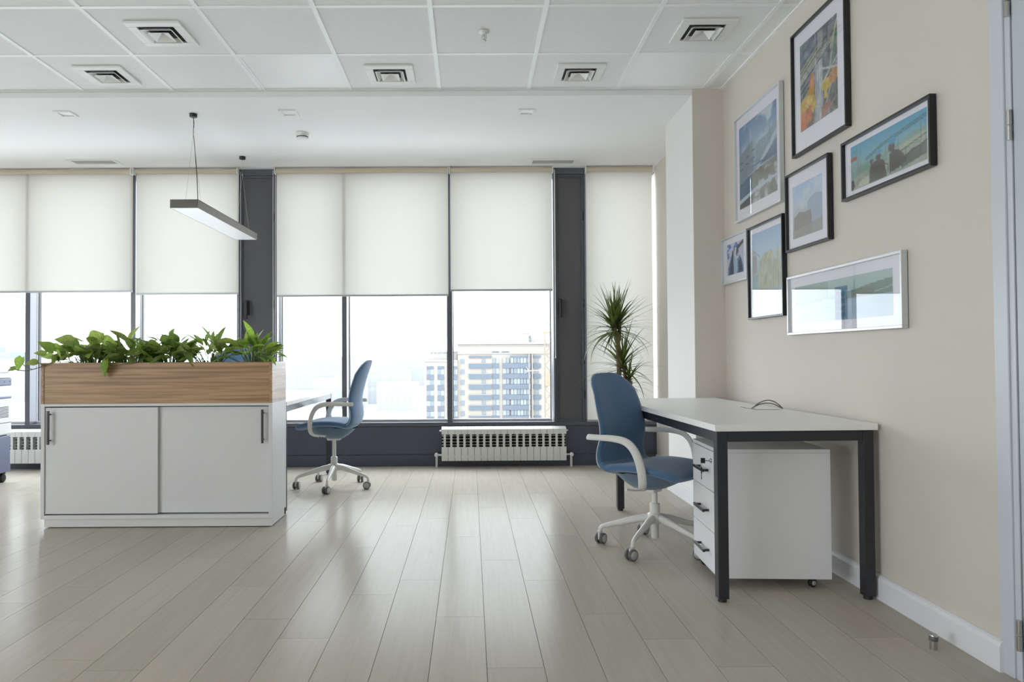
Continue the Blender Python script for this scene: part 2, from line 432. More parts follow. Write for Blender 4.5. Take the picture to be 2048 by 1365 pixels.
for k in range(-7, 8):
    x = X0 + .6 * k
    B(x - hb, x + hb, YB, YBEAM, ZC, ZC + 0.03).build('grid_bar', M_tbar, ct)
for j in range(0, 16):
    y = YBEAM - .6 * j - (0.012 if j == 0 else 0)
    if y > YB: B(XL, XW, y - hb, y + hb, ZC + 0.0006, ZC + 0.03).build('grid_bar', M_tbar, ct)
tag(B(XW - 0.022, XW, YB, YBEAM, ZC - 0.003, ZC + 0.03).build('trim_2', M_tbar), kind='structure')

# ------------------------------------------------------------------ skirting and door on the right
sk = MB()
def skirt(mb, y0, y1, x):
    prof = [(0, 0), (0.020, 0), (0.020, 0.082), (0.015, 0.094), (0.006, 0.100), (0, 0.100)]
    v = [(x - p, y, z) for y in (y0, y1) for p, z in prof]; n = len(prof)
    mb.add(v, [(i, (i + 1) % n, n + (i + 1) % n, n + i) for i in range(n)] + [tuple(range(n)), tuple(range(2 * n - 1, n - 1, -1))])
skirt(sk, 2.372, YBEAM - 0.012, XW)
tag(sk.build('baseboard_right', M_skirt), kind='structure')
sk = MB(); sk.box(XCOL - 0.018, XCOL, YBEAM - 0.03, YCOL, 0, 0.1, ch=0.004).box(XCOL - 0.018, XW - .02, YBEAM - 0.03, YBEAM - .012, 0, 0.1, ch=0.004)
tag(sk.build('baseboard_column', M_skirt), kind='structure')
dr = MB()
dr.box(XW - 0.008, XW + 0.1, 2.325, 2.388, 0, 2.42, ch=0.003)
dr.box(XW - 0.008, XW + 0.1, 1.34, 2.325, 2.34, 2.42, ch=0.003)
dr.box(XW - 0.008, XW + 0.1, 1.34, 1.40, 0, 2.34, ch=0.003)
d1 = dr.build('door_1', M_doortrim); tag(d1, kind='structure')
B(XW - 0.002, XW + 0.05, 2.300, 2.3245, 0, 2.34, ch=0.002).build('door_stop_strip', M_doortrim, d1)
B(XW + 0.004, XW + 0.012, 2.289, 2.301, 0, 2.34).build('seal', M_seal, d1)
B(XW - 0.006, XW + 0.04, 1.41, 2.288, 0.008, 2.335, ch=0.004).build('door_leaf', M_door, d1)
hg = MB()
for z in (0.10, 1.705, 2.10):
    hg.tube([(XW - 0.012, 2.296, z), (XW - 0.012, 2.296, z + 0.046)], 0.008, 10).tube([(XW - 0.012, 2.296, z + 0.049), (XW - 0.012, 2.296, z + 0.095)], 0.008, 10)
hg.build('hinge', M_chrome, d1)

# ------------------------------------------------------------------ ceiling fittings
def diffuser(k, j, label):
    t = empty('air_diffuser', (X0 + .6 * k + .3, YBEAM - .6 * j - .3, ZC), 0, label, 'air vent', 'square air diffusers in the tiled ceiling')
    a, b2 = 0.150, 0.100
    fr = MB()
    for x0, x1, y0, y1 in ((-a, a, -a, -b2), (-a, a, b2, a), (-a, -b2, -b2, b2), (b2, a, -b2, b2)): fr.box(x0, x1, y0, y1, -0.010, 0.003, ch=0.002)
    fr.build('frame', M_vent, t)
    B(-b2, b2, -b2, b2, 0.0, 0.0035).build('throat', M_dark, t)
    def cone(r0, z0, r1, z1, th=0.004):
        mb = MB(); v = []
        for r, z in ((r0, z0), (r1, z1), (r1 - th, z1), (r0 - th * 1.2, z0)):
            v += [(-r, -r, z), (r, -r, z), (r, r, z), (-r, r, z)]
        f = []
        for i in range(4):
            for q in range(4): f.append((i * 4 + q, i * 4 + (q + 1) % 4, ((i + 1) % 4) * 4 + (q + 1) % 4, ((i + 1) % 4) * 4 + q))
        return mb.add(v, f)
    cone(0.088, -0.020, 0.064, 0.002).build('louvre', M_vent, t)
    MB().add([(-.052, -.052, -.024), (.052, -.052, -.024), (.052, .052, -.024), (-.052, .052, -.024), (0, 0, 0.004), (-.056, -.056, -.024), (.056, -.056, -.024), (.056, .056, -.024), (-.056, .056, -.024), (-.056, -.056, -.021), (.056, -.056, -.021), (.056, .056, -.021), (-.056, .056, -.021)], [(5, 6, 1, 0), (6, 7, 2, 1), (7, 8, 3, 2), (8, 5, 0, 3), (5, 9, 10, 6), (6, 10, 11, 7), (7, 11, 12, 8), (8, 12, 9, 5), (0, 1, 4), (1, 2, 4), (2, 3, 4), (3, 0, 4)]).build('centre_cone', M_vent, t)
diffuser(1, 1, 'square white air diffuser, the larger-looking one left of the ceiling middle')
diffuser(0, 0, 'square white air diffuser in the tile row by the soffit, furthest to the left')
diffuser(3, 0, 'square white air diffuser in the soffit-side tile row, above the middle window blind')
diffuser(5, 0, 'square white air diffuser beside the light panel nearest the picture wall')
diffuser(6, 1, 'square white air diffuser one tile from the picture wall, above the bright light panel')
for (k, j), lb in zip(LEDS, ('square unlit light panel in the ceiling grid left of the middle diffuser', 'square unlit light panel in the ceiling grid beside the picture wall')):
    t = empty('ceiling_light', (X0 + .6 * k + .3, YBEAM - .6 * j - .3, ZC), 0, lb, 'ceiling light', 'square light panels in the ceiling grid')
    fr = MB()
    for x0, x1, y0, y1 in ((-.287, .287, -.287, -.272), (-.287, .287, .272, .287), (-.287, -.272, -.272, .272), (.272, .287, -.272, .272)): fr.box(x0, x1, y0, y1, 0.001, 0.012)
    fr.build('frame', M_tbar, t)
    B(-.272, .272, -.272, .272, 0.005, 0.012).build('diffuser', M_led, t)
for x, lb in ((-2.905, 'small square recessed downlight in the soffit, furthest left'), (-1.30, 'small square recessed downlight in the soffit beside the smoke detector'), (0.415, 'small square recessed downlight in the soffit above the right hand blinds')):
    t = empty('downlight', (x, 5.245, ZS), 0, lb, 'downlight', 'square downlights in the soffit')
    fr = MB(); a, b2 = 0.062, 0.042
    for x0, x1, y0, y1 in ((-a, a, -a, -b2), (-a, a, b2, a), (-a, -b2, -b2, b2), (b2, a, -b2, b2)): fr.box(x0, x1, y0, y1, -0.009, 0.002, ch=0.0015)
    fr.build('frame', M_vent, t)
    B(-b2, b2, -b2, b2, -0.001, 0.002).build('lens', M_led, t)
M_slat = mat('grille_grey', (0.46, 0.46, 0.45, 1), 0.5)
for x, y, lb in ((-3.37, 6.55, 'slim white slot grille in the soffit above the blinds left of the pendant lamp'), (0.757, 6.61, 'slim white slot grille in the soffit near the right hand dark window panel')):
    t = empty('linear_grille', (x, y, ZS), 0, lb, 'air vent', 'slot grilles in the soffit')
    fr = MB(); a, b2, h = 0.215, 0.185, 0.085
    for x0, x1, y0, y1 in ((-a, a, -h, -h + .028), (-a, a, h - .028, h), (-a, -b2, -h + .028, h - .028), (b2, a, -h + .028, h - .028)): fr.box(x0, x1, y0, y1, -0.007, 0.002, ch=0.002)
    fr.build('frame', M_vent, t)
    B(-b2, b2, -h + .028, h - .028, 0.0005, 0.0025).build('duct', M_dark, t)
    for q in range(6):
        y0 = -h + .034 + q * 0.0185
        B(-b2, b2, y0, y0 + 0.009, -0.004, 0.001).build('slat', M_slat, t)
# smoke detector, sprinkler
t = empty('smoke_detector', (-1.316, 5.735, ZS), 0, 'round white smoke detector on the soffit', 'smoke detector')
MB().lathe([(0.05, 0), (0.052, -0.012), (0.046, -0.02)], n=28).build('base', M_vent, t)
MB().lathe([(0.044, -0.018), (0.044, -0.040), (0.030, -0.050), (0, -0.052)], n=28).build('dome', M_vent, t)
MB().lathe([(0.0455, -0.030), (0.0455, -0.036)], n=28).build('vent_slot', M_dark, t)
t = empty('sprinkler', (0.085, 4.03, ZC), 0, 'small metal sprinkler head in a ceiling tile', 'sprinkler')
MB().lathe([(0.030, 0.002), (0.030, -0.003), (0.016, -0.008), (0.013, -0.014)], n=24).build('rosette', M_vent, t)
s_ = MB().lathe([(0.006, -0.010), (0.006, -0.02), (0.004, -0.03), (0.003, -0.042), (0, -0.043)], n=12)
s_.tube([(0.011, 0, -0.012), (0.011, 0, -0.034), (0.0, 0, -0.046)], 0.002, 6).tube([(-0.011, 0, -0.012), (-0.011, 0, -0.034), (0.0, 0, -0.046)], 0.002, 6)
s_.lathe([(0.013, -0.047), (0.013, -0.049), (0, -0.049)], n=12)
s_.build('nozzle', M_chrome, t)

# ------------------------------------------------------------------ blinds
def blind(x0, x1, zb, label, chain=None, chz=1.0):
    t = empty('roller_blind', ((x0 + x1) / 2, 6.79, ZS), 0, label, 'blind', 'cream roller blinds along the window wall')
    c = (x0 + x1) / 2; a, b2 = x0 - c, x1 - c
    MB().tube([(a, 0, -0.030), (b2, 0, -0.030)], 0.022, 20).build('roller_tube', M_blind_tube, t)
    yb = 0.036
    nx, nz = 8, 12
    z0, z1 = zb - ZS, -0.030
    v = [(a + (b2 - a) * i / nx, yb + 0.0015 * math.sin(i * 1.7 + j * .6), z0 + (z1 - z0) * j / nz) for j in range(nz + 1) for i in range(nx + 1)]
    f = [(j * (nx + 1) + i, j * (nx + 1) + i + 1, (j + 1) * (nx + 1) + i + 1, (j + 1) * (nx + 1) + i) for j in range(nz) for i in range(nx)]
    MB().add(v, f, True).build('fabric', M_blind, t)
    B(a, b2, yb - 0.006, yb + 0.006, z0 - 0.018, z0, ch=0.002).build('bottom_rail', M_alu_l, t)
    for x in (a - 0.004, b2 + 0.004): B(x - 0.004, x + 0.004, -0.028, 0.028, -0.062, 0, ch=0.002).build('bracket', M_plastic_w, t)
    if chain is not None:
        x = chain - c; zz = chz - ZS; cb = MB()
        pts = [(x, -0.020, -0.03)] + [(x, -0.020, zz + 0.03)] + [(x + 0.0, -0.02 + 0.02 * (1 - math.cos(q)), zz + .03 - .03 * math.sin(q)) for q in (0.5, 1.1, 1.57, 2.1, 2.7)] + [(x, 0.020, zz + 0.03), (x + .003, 0.020, -0.03)]
        cb.tube([(p[0] + (0.008 if i > 4 else 0), p[1], p[2]) for i, p in enumerate(pts)], 0.0022, 6)
        cb.build('bead_chain', M_plastic_w, t)
M_blind_tube = mat('blind_roll_fabric', (0.62, 0.53, 0.42, 1), 0.8, var=0.03, scale=(200, 200, 200))
M_alu_l = mat('blind_rail_alu', (0.42, 0.43, 0.44, 1), 0.35, 0.5)
blind(-5.10, -3.151, 1.655, 'wide cream roller blind at the far left with a mullion shadow showing through')
blind(-3.118, -2.162, 1.630, 'cream roller blind directly behind the pendant lamp', -2.150, 0.95)
blind(-1.808, -0.203, 1.604, 'widest cream roller blind in the middle, hanging slightly lowest of the raised ones', -1.826, 0.9)
blind(-0.183, 0.770, 1.648, 'cream roller blind above the view of the beige tower', 0.786, 1.0)
blind(1.086, 1.707, 0.425, 'full length lowered cream blind behind the dracaena plant', 1.079, 0.98)

# ------------------------------------------------------------------ radiators
def radiator(x0, n, pitch, label, pl=True, pr=True):
    W_ = n * pitch
    t = empty('radiator', (x0, 6.77, 0), 0, label, 'radiator', 'white sectional radiators under the windows')
    s = MB(); g_ = 0.0013; w = pitch
    s.box(g_, w - g_, -0.037, -0.030, 0.062, 0.190, ch=0.002)
    s.box(0.0195, w - 0.0195, -0.0365, -0.030, 0.186, 0.312, ch=0.002)
    s.add([(g_, -0.037, 0.305), (w - g_, -0.037, 0.305), (w - g_, -0.037, 0.352), (g_, -0.037, 0.352), (g_, 0.03, 0.372), (w - g_, 0.03, 0.372), (w - g_, 0.03, 0.345), (g_, 0.03, 0.345), (g_, -0.03, 0.305), (w - g_, -0.03, 0.305)],
          [(0, 1, 2, 3), (3, 2, 5, 4), (4, 5, 6, 7), (0, 3, 4, 7, 8), (1, 9, 6, 5, 2), (0, 8, 9, 1), (8, 7, 6, 9)])
    for z in (0.200, 0.228, 0.256, 0.284): s.box(0.002, w - 0.002, 0.008, 0.02, z, z + 0.007)
    s.box(w * .5 - 0.004, w * .5 + 0.004, -0.03, 0.03, 0.075, 0.345)
    s.box(g_, w - g_, -0.0305, -0.02, 0.07, 0.075)
    s.tube([(0, 0, 0.095), (w, 0, 0.095)], 0.018, 10).tube([(0, 0, 0.34), (w, 0, 0.34)], 0.014, 10)
    first = s.build('section', M_rad, t)
    for i in range(1, n):
        o = first.copy(); COL.objects.link(o); o.parent = t; o.location = (i * pitch, 0, 0)
    B(0.0, W_, 0.028, 0.032, 0.07, 0.34).build('rear_plate', M_dark, t)
    for sgn, x, on in ((-1, 0, pl), (1, W_, pr)):
        if not on: continue
        MB().tube([(x, 0, 0.113), (x + sgn * 0.046, 0, 0.113)], 0.009, 10).tube([(x + sgn * 0.046, 0, 0.118), (x + sgn * 0.046, 0, 0)], 0.011, 12).build('pipe', M_plastic_w, t)
        v = MB().lathe([(0.0, -0.036), (0.014, -0.036), (0.018, -0.030), (0.018, 0.012), (0.012, 0.016)], (x + sgn * 0.048, 0, 0.115), 'Y', 18)
        v.build('valve', M_plastic_w, t)
        MB().lathe([(0.0, 0), (0.009, 0), (0.009, sgn * 0.012), (0.006, sgn * 0.02), (0, sgn * 0.02)], (x, 0, 0.335), 'X', 12).build('plug', M_plastic_w, t)
radiator(-0.272, 19, 0.0605, 'white sectional radiator under the middle right window')
radiator(-4.30, 17, 0.0605, 'white sectional radiator half hidden behind the white sideboard', False, True)

# ------------------------------------------------------------------ sideboard and planter box
SB = empty('sideboard', (-1.904, 4.61, 0), 0, 'long white sideboard with two sliding doors carrying the wooden planter', 'cabinet')
hw, yf, yk = 0.70, -0.165, 0.165
bd = MB()
bd.box(-hw, -hw + .022, yf, yk, 0.055, 0.751, ch=0.0012).box(hw - .022, hw, yf, yk, 0.055, 0.751, ch=0.0012)
bd.box(-hw + .022, hw - .022, yf, yk, 0.735, 0.751, ch=0.001).box(-hw + .022, hw - .022, yf, yk, 0.055, 0.078, ch=0.001)
bd.box(-hw + .022, hw - .022, yk - 0.008, yk, 0.078, 0.735)
bd.build('body', M_cab, SB)
B(-hw + .018, hw - .006, yf + .010, yk - .018, 0.006, 0.055, ch=0.001).build('plinth', M_cab, SB)
for x in (-hw + .06, 0, hw - .05):
    for y in (yf + .05, yk - .05): MB().lathe([(0.018, 0), (0.018, 0.008)], (0, 0, 0), n=12).build('foot', M_rubber, SB, (x, y, 0))
dl = B(-hw + .024, 0.004, yf + .008, yf + .024, 0.0855, 0.7285, ch=0.001).build('door', M_cab, SB)
dr_ = B(-0.02, hw - .024, yf + .028, yf + .044, 0.0855, 0.7285, ch=0.001).build('door', M_cab, SB)
for p, x, y in ((dl, -hw + .056, yf + .008), (dr_, hw - .060, yf + .028)):
    h = B(x - .0065, x + .0065, y - .034, y - .024, 0.507, 0.711, ch=0.001)
    for z in (0.53, 0.688): h.tube([(x, y, z), (x, y - .026, z)], 0.004, 8)
    h.build('handle', M_handle, p)
PLT = empty('planter_box', (-1.904, 4.61, 0.751), 0, 'long walnut veneer planter box standing on the white sideboard', 'planter')
B(-hw + .017, hw - .017, yf + .004, yf + .020, 0.0, 0.249, ch=0.001).build('front_panel', M_wood, PLT)
B(-hw + .017, hw - .017, yk - .018, yk, 0.0, 0.249, ch=0.001).build('rear_panel', M_wood, PLT)
B(-hw, -hw + .017, yf, yk, 0.0, 0.249, ch=0.001).build('end_panel', M_wood_side, PLT)
B(hw - .017, hw, yf, yk, 0.0, 0.249, ch=0.001).build('end_panel', M_wood_side, PLT)
B(-hw + .017, hw - .017, yf + .02, yk - .018, 0.17, 0.205).build('soil', M_soil, PLT)

# ------------------------------------------------------------------ desks
def desk(loc, rz, Wd, Ln, H_, label, rail=0.045, group='white office desks on graphite frames'):
    t = empty('office_desk', loc, rz, label, 'desk', group)
    B(0, Wd, 0, Ln, H_ - 0.027, H_, ch=0.0012).build('tabletop', M_desk, t)
    lw = 0.045; e = 0.012
    zb = H_ - 0.027
    for i, (x, y) in enumerate(((e, e), (Wd - e - lw, e), (e, Ln - e - lw), (Wd - e - lw, Ln - e - lw))):
        lg = B(x, x + lw, y, y + lw, 0.014, zb - .0005, ch=0.003).build('leg', M_gunmetal, t)
        MB().lathe([(0.018, 0), (0.018, 0.010), (0.012, 0.018)], (x + lw / 2, y + lw / 2, 0), n=18).build('foot', M_rubber, lg)
    for x0, x1, y0, y1 in ((e + lw, Wd - e - lw, e + .002, e + lw - .002), (e + lw, Wd - e - lw, Ln - e - lw + .002, Ln - e - .002), (e + .002, e + lw - .002, e + lw, Ln - e - lw), (Wd - e - lw + .002, Wd - e - .002, e + lw, Ln - e - lw)):
        B(x0, x1, y0, y1, zb - rail, zb - .0005, ch=0.002).build('rail', M_gunmetal, t)
    return t
D1 = desk((1.012, 3.035, 0), math.radians(1.9), 0.69, 1.86, 0.738, 'white desk with graphite legs standing against the picture wall')
# cable port with flap
cp = empty('cable_port', (1.560, 3.95, 0.738), math.radians(1.9), 'square cable port flap set in the white desk top', 'cable port')
B(-0.06, 0.06, -0.10, 0.10, 0.0005, 0.003, ch=0.001).build('flap', M_desk, cp)
B(-0.066, -0.0605, -0.10, 0.10, 0.0004, 0.0016).build('slot', M_dark, cp)
B(-0.06, 0.06, -0.106, -0.1005, 0.0004, 0.0014).build('slot', M_cable, cp)
cb = MB()
for dz, dy in ((0.046, 0.0), (0.030, 0.012)):
    pts = [(-0.06, dy - .045, 0.002)] + [(-0.06 + 0.165 * q / 10.0, dy - .045 - 0.03 * math.sin(PI * q / 10), 0.002 + dz * math.sin(PI * (q / 10.0) ** 0.85)) for q in range(1, 11)]
    cb.tube(pts, 0.0028, 8)
o = cb.build('cable_pair', M_cable, None, (1.560, 3.95, 0.738), (0, 0, math.radians(1.9)))
tag(o, 'two grey cables arching from the desk port to the wall', 'cable')
D2 = desk((-1.905, 4.80, 0), 0, 0.70, 1.64, 0.735, 'white desk behind the sideboard with its end in front of the window')

# ------------------------------------------------------------------ pedestal (drawers face the chair, -x)
PD = empty('drawer_pedestal', (1.083, 3.232, 0), math.radians(-3.0), 'white three drawer pedestal on casters under the desk', 'cabinet')
pw, pdp, z0, z1 = 0.42, 0.49, 0.045, 0.612
bd = MB().box(0.0, pdp, 0, pw, z1 - 0.016, z1, ch=0.001)
bd.box(0.018, pdp, 0, 0.016, z0, z1 - 0.0165, ch=0.001).box(0.018, pdp, pw - 0.016, pw, z0, z1 - 0.0165, ch=0.001)
bd.box(pdp - 0.016, pdp, 0.016, pw - 0.016, z0, z1 - 0.0165).box(0.018, pdp - .016, 0.016, pw - 0.016, z0, z0 + 0.016)
bd.build('body', M_white, PD)
B(0.022, 0.03, 0.017, pw - 0.017, z0 + 0.017, z1 - 0.018).build('inner_shadow_board', M_white, PD)
dh = (z1 - 0.0185 - z0) / 3
for i in range(3):
    a = z0 + i * dh + 0.0015; b2 = z0 + (i + 1) * dh - 0.0015
    d = B(0.0, 0.0165, 0.001, pw - 0.001, a, b2, ch=0.0008).build('drawer', M_white, PD)
    zc = (a + b2) / 2 - 0.004
    h = B(-0.032, -0.022, pw / 2 - 0.085, pw / 2 + 0.085, zc - .006, zc + .006, ch=0.001)
    for y in (pw / 2 - .07, pw / 2 + .07): h.box(-0.024, 0.0, y - .005, y + .005, zc - .005, zc + .005)
    h.build('handle', M_handle, d)
    if i == 2:
        lk = MB().lathe([(0.010, 0), (0.010, -0.005), (0.006, -0.008), (0, -0.008)], (0, 0.085, b2 - 0.042), 'X', 16)
        lk.build('lock', M_chrome, d)
KY = empty('key_ring', (1.083, 3.232, 0), math.radians(-3.0), 'black key in the pedestal lock with a second key on a ring', 'key')
zk = z1 - 0.0185 - 0.0015 - 0.042
MB().box(-0.030, -0.008, 0.082, 0.088, zk - .0012, zk + .0012).box(-0.048, -0.028, 0.0835, 0.0865, zk - .012, zk + .012, ch=0.001).build('key', M_black, KY)
MB().tube([(-0.045, 0.085 + 0.011 * math.cos(q * PI / 8), zk - 0.019 + 0.011 * math.sin(q * PI / 8)) for q in range(17)], 0.0008, 6, cap=False).build('ring', M_chrome, KY)
MB().box(-0.0465, -0.0435, 0.078, 0.092, zk - .058, zk - .030, ch=0.001).box(-0.046, -0.044, 0.083, 0.087, zk - .085, zk - .058).build('key', M_black, KY)
for x, y in ((0.05, 0.05), (pdp - 0.06, 0.045), (0.05, pw - 0.05), (pdp - 0.06, pw - 0.05)):
    c = MB().box(-0.02, 0.02, -0.02, 0.02, 0.040, 0.045).box(-0.016, -0.002, -0.014, -0.010, 0.018, 0.041).box(-0.016, -0.002, 0.010, 0.014, 0.018, 0.041)
    c.box(-0.016, 0.012, -0.013, 0.013, 0.034, 0.041, ch=0.002)
    c = c.build('caster', M_rubber, PD, (x, y, 0), (0, 0, 0.5))
    MB().lathe([(0.008, -0.009), (0.019, -0.009), (0.020, -0.006), (0.020, 0.006), (0.019, 0.009), (0.008, 0.009)], (-0.01, 0, 0.020), 'Y', 20).build('wheel', M_rubber, c)
    MB().lathe([(0.0, -0.0145), (0.010, -0.0145), (0.012, -0.0095), (0.012, 0.0095), (0.010, 0.0145), (0, 0.0145)], (-0.01, 0, 0.020), 'Y', 16).build('wheel_cap', M_castergrey, c)

# ------------------------------------------------------------------ swivel chairs
MID = [(.240, -.060, .195, .034), (.224, -.046, .222, .050), (.17, -.030, .245, .050), (.10, -.022, .25, .052), (.0, -.020, .25, .052), (-.08, -.027, .246, .050),
       (-.135, -.036, .242, .048), (-.178, -.012, .236, .046), (-.198, .035, .230, .042), (-.200, .085, .224, .040), (-.193, .14, .220, .038), (-.197, .19, .220, .036),
       (-.214, .26, .219, .034), (-.238, .34, .208, .032), (-.258, .40, .190, .030), (-.270, .436, .164, .028), (-.278, .458, .134, .026), (-.283, .471, .098, .022), (-.285, .477, .052, .016)]
def shell(i0, i1, name, material, parent, crv, per=4, off=0.0, thk=1.0, wid=1.0):
    P = catmull(MID, per)[i0 * per:i1 * per + 1]
    nu = 16; rows_f, rows_b = [], []
    n = len(P)
    for i, p in enumerate(P):
        a, b2 = P[max(i - 1, 0)], P[min(i + 1, n - 1)]
        tx, tz = b2[0] - a[0], b2[1] - a[1]; l = math.hypot(tx, tz) or 1
        nx, nz = tz / l, -tx / l
        rf, rb = [], []
        for k in range(nu + 1):
            u = -1 + 2 * k / nu; us = math.copysign(abs(u) ** 0.85, u)
            pr = max(0.0, 1 - abs(us) ** 5) ** 0.5
            c = crv(p) * us * us
            y = p[2] * wid * us
            hf = p[3] / 2 * pr * thk
            rf.append((p[0] + nx * (c + hf + off), y, p[1] + nz * (c + hf + off)))
            rb.append((p[0] + nx * (c - hf + off), y, p[1] + nz * (c - hf + off)))
        rows_f.append(rf); rows_b.append(rb)
    mb = MB(); w = nu + 1
    for rows in (rows_f, rows_b):
        mb.add([q for r in rows for q in r], [(i * w + k, i * w + k + 1, (i + 1) * w + k + 1, (i + 1) * w + k) for i in range(n - 1) for k in range(nu)], True)
    for e in (0, n - 1):
        mb.add(rows_f[e] + rows_b[e], [(k, k + 1, w + k + 1, w + k) for k in range(nu)], True)
    o = mb.build(name, material, parent)
    bm = bmesh.new(); bm.from_mesh(o.data); bmesh.ops.remove_doubles(bm, verts=bm.verts, dist=0.0004); bmesh.ops.recalc_face_normals(bm, faces=bm.faces); bm.to_mesh(o.data); bm.free()
    return o

def chair(loc, face, base, zs, label, shift=0.0):
    t = empty('swivel_chair', (loc[0], loc[1], 0), face, label, 'chair', 'blue upholstered swivel chairs with white bases')
    crv = lambda p: (0.020 if p[1] < 0 else 0.020 + 0.018 * min(1, p[1] / .2)) * (1 if p[1] < .36 else max(0, 1 - ((p[1] - .36) / .12) ** 1.2))
    s = shell(0, 7, 'seat', M_fab, t, crv); s.location.z = zs
    s = shell(7, 18, 'backrest', M_fab, t, crv); s.location.z = zs
    # pale tube painting the window light along the backrest edges
    P = catmull(MID, 4); n = len(P)
    for sg in (-1, 1):
        pts = []
        for i in range(26, n - 1):
            p = P[i]; a, b2 = P[i - 1], P[min(i + 1, n - 1)]
            l = math.hypot(b2[0] - a[0], b2[1] - a[1]); nx, nz = (b2[1] - a[1]) / l, -(b2[0] - a[0]) / l
            c = crv(p) - 0.004
            pts.append((p[0] + nx * c, sg * (p[2] + .0005), p[1] + nz * c + zs))
        MB().tube(pts, 0.0032, 6).build('lit_edge', M_lit_edge, t)
    # padded cover under the seat
    mb = MB(); nx_, nu = 14, 10; rows = []
    for i in range(nx_ + 1):
        q = i / nx_; x = -0.165 + 0.40 * q
        w = 0.19 * (math.sin(PI * min(max(q * .86 + .10, 0), 1)) ** 0.55)
        zt = -.052 - 0.012 * (1 - q) * (q < .3); d = 0.108 * (math.sin(PI * (0.06 + .88 * q ** 0.8)) ** 1.2)
        rows.append([(x, w * (-1 + 2 * k / nu), zs + zt + .016 - d * (1 - abs(-1 + 2 * k / nu) ** 2.2)) for k in range(nu + 1)])
    wv = nu + 1
    mb.add([p for r in rows for p in r], [(i * wv + k, i * wv + k + 1, (i + 1) * wv + k + 1, (i + 1) * wv + k) for i in range(nx_) for k in range(nu)], True)
    mb.build('seat_underside', M_fab2, t)
    for sg in (-1, 1):
        pts = catmull([(.045, sg * .135, -.104), (.070, sg * .190, -.096), (.096, sg * .228, -.090), (.116, sg * .258, -.066), (.120, sg * .272, -.01), (.105, sg * .280, .06), (.075, sg * .284, .112), (.03, sg * .286, .141), (-.04, sg * .286, .150), (-.12, sg * .280, .148), (-.185, sg * .274, .146), (-.210, sg * .270, .146)], 5)
        k = len(pts)
        rr = [0.0145 + 0.004 * math.sin(PI * min(1, i / (k * .8))) for i in range(k)]; rr[-1] = 0.009; rr[-2] = 0.013
        mb = MB().tube([(p[0], p[1], p[2] + zs) for p in pts], rr, 12, squash=(1.15, 0.6)); mb.build('armrest', M_chairframe, t)
        b_ = MB()
        for q in range(2): b_.lathe([(0.006, -.004), (0.006, .004)], (.058 + .02 * q, sg * (.175 + .012 * q), zs - .109), 'Z', 10)
        b_.build('bolt', M_chrome, t)
    B(-.05, .05, -.042, .042, zs - .152, zs - .128, ch=0.006).build('mechanism', M_plastic_w, t)
    MB().tube([(0, -.035, zs - .142), (-.02, -.12, zs - .136), (-.03, -.18, zs - .124)], 0.005, 8).build('lever', M_plastic_w, t)
    MB().lathe([(0.0145, 0.22), (0.0145, zs - .12)], n=20).build('gas_column', M_chairframe, t)
    MB().lathe([(0.018, 0.052), (0.020, 0.054), (0.020, 0.15), (0.027, 0.16), (0.026, 0.235), (0.024, 0.238), (0.0145, 0.238)], n=24).build('column_sleeve', M_chairframe, t)
    MB().lathe([(0.022, 0.128), (0.040, 0.135), (0.043, 0.160), (0.036, 0.182), (0.026, 0.186)], n=24).build('base_hub', M_chairframe, t)
    rr = random.Random(int(1000 * abs(loc[0])))
    for k in range(5):
        a = base + k * 2 * PI / 5 - face; ca, sa = math.cos(a), math.sin(a)
        prof = catmull([(.025, .160, .021), (.09, .149, .0205), (.18, .124, .0165), (.262, .101, .0128), (.288, .088, .011), (.294, .068, .010)], 4)
        MB().tube([(r * ca, r * sa, z) for r, z, w in prof], [w for r, z, w in prof], 12, squash=(0.85, 1.0)).build('leg', M_chairframe, t)
        c = empty_part = MB().lathe([(0.0, 0.058), (0.012, 0.062), (0.012, 0.072)], n=12).box(-.022, .012, -.006, .006, 0.022, 0.060, ch=0.003).build('caster', M_chairframe, t, (.294 * ca, .294 * sa, 0), (0, 0, a + CAST[k % 5]))
        for sg in (-1, 1):
            MB().lathe([(0.012, sg * .007), (0.0275, sg * .007), (0.029, sg * .010), (0.029, sg * .019), (0.0265, sg * .023), (0.022, sg * .0235)], (-.010, 0, .029), 'Y', 22).build('wheel', M_casterdark, c)
            MB().lathe([(0.0225, sg * .0225), (0.0215, sg * .0245), (0.0, sg * .025)], (-.010, 0, .029), 'Y', 22).build('wheel_cap', M_castergrey, c)
    MB().box(-.150, -.146, -.045, -.038, zs - .085, zs - .058, ch=.001).build('zip_pull', M_black, t)
    for ch in t.children:                                   # the base stands a little off the seat's middle
        if ch.name.split('.')[0] in ('gas_column', 'column_sleeve', 'base_hub', 'leg', 'caster'):
            ch.location.x += shift * math.cos(face); ch.location.y -= shift * math.sin(face)
    return t
CAST = (0.6, 2.2, 1.1, 2.7, 0.3)
M_lit_edge = mat('edge_light_paint', (0.50, 0.54, 0.58, 1), 0.7)  # pale colour stands for window light on the fabric edge
chair((0.955, 3.925), math.radians(-45), math.radians(18), 0.452, 'blue swivel chair pulled up to the desk with the drawer pedestal', 0.026)
chair((-1.08, 5.79), math.radians(177), math.radians(54), 0.522, 'blue swivel chair standing in front of the window beside the white sideboard')
chair((-2.19, 6.30), math.radians(250), math.radians(20), 0.63, 'blue swivel chair half hidden behind the planter leaves, nearer the dark window panel')
chair((-2.40, 5.62), math.radians(5), math.radians(40), 0.50, 'blue swivel chair almost wholly hidden behind the planter, left of its neighbour')

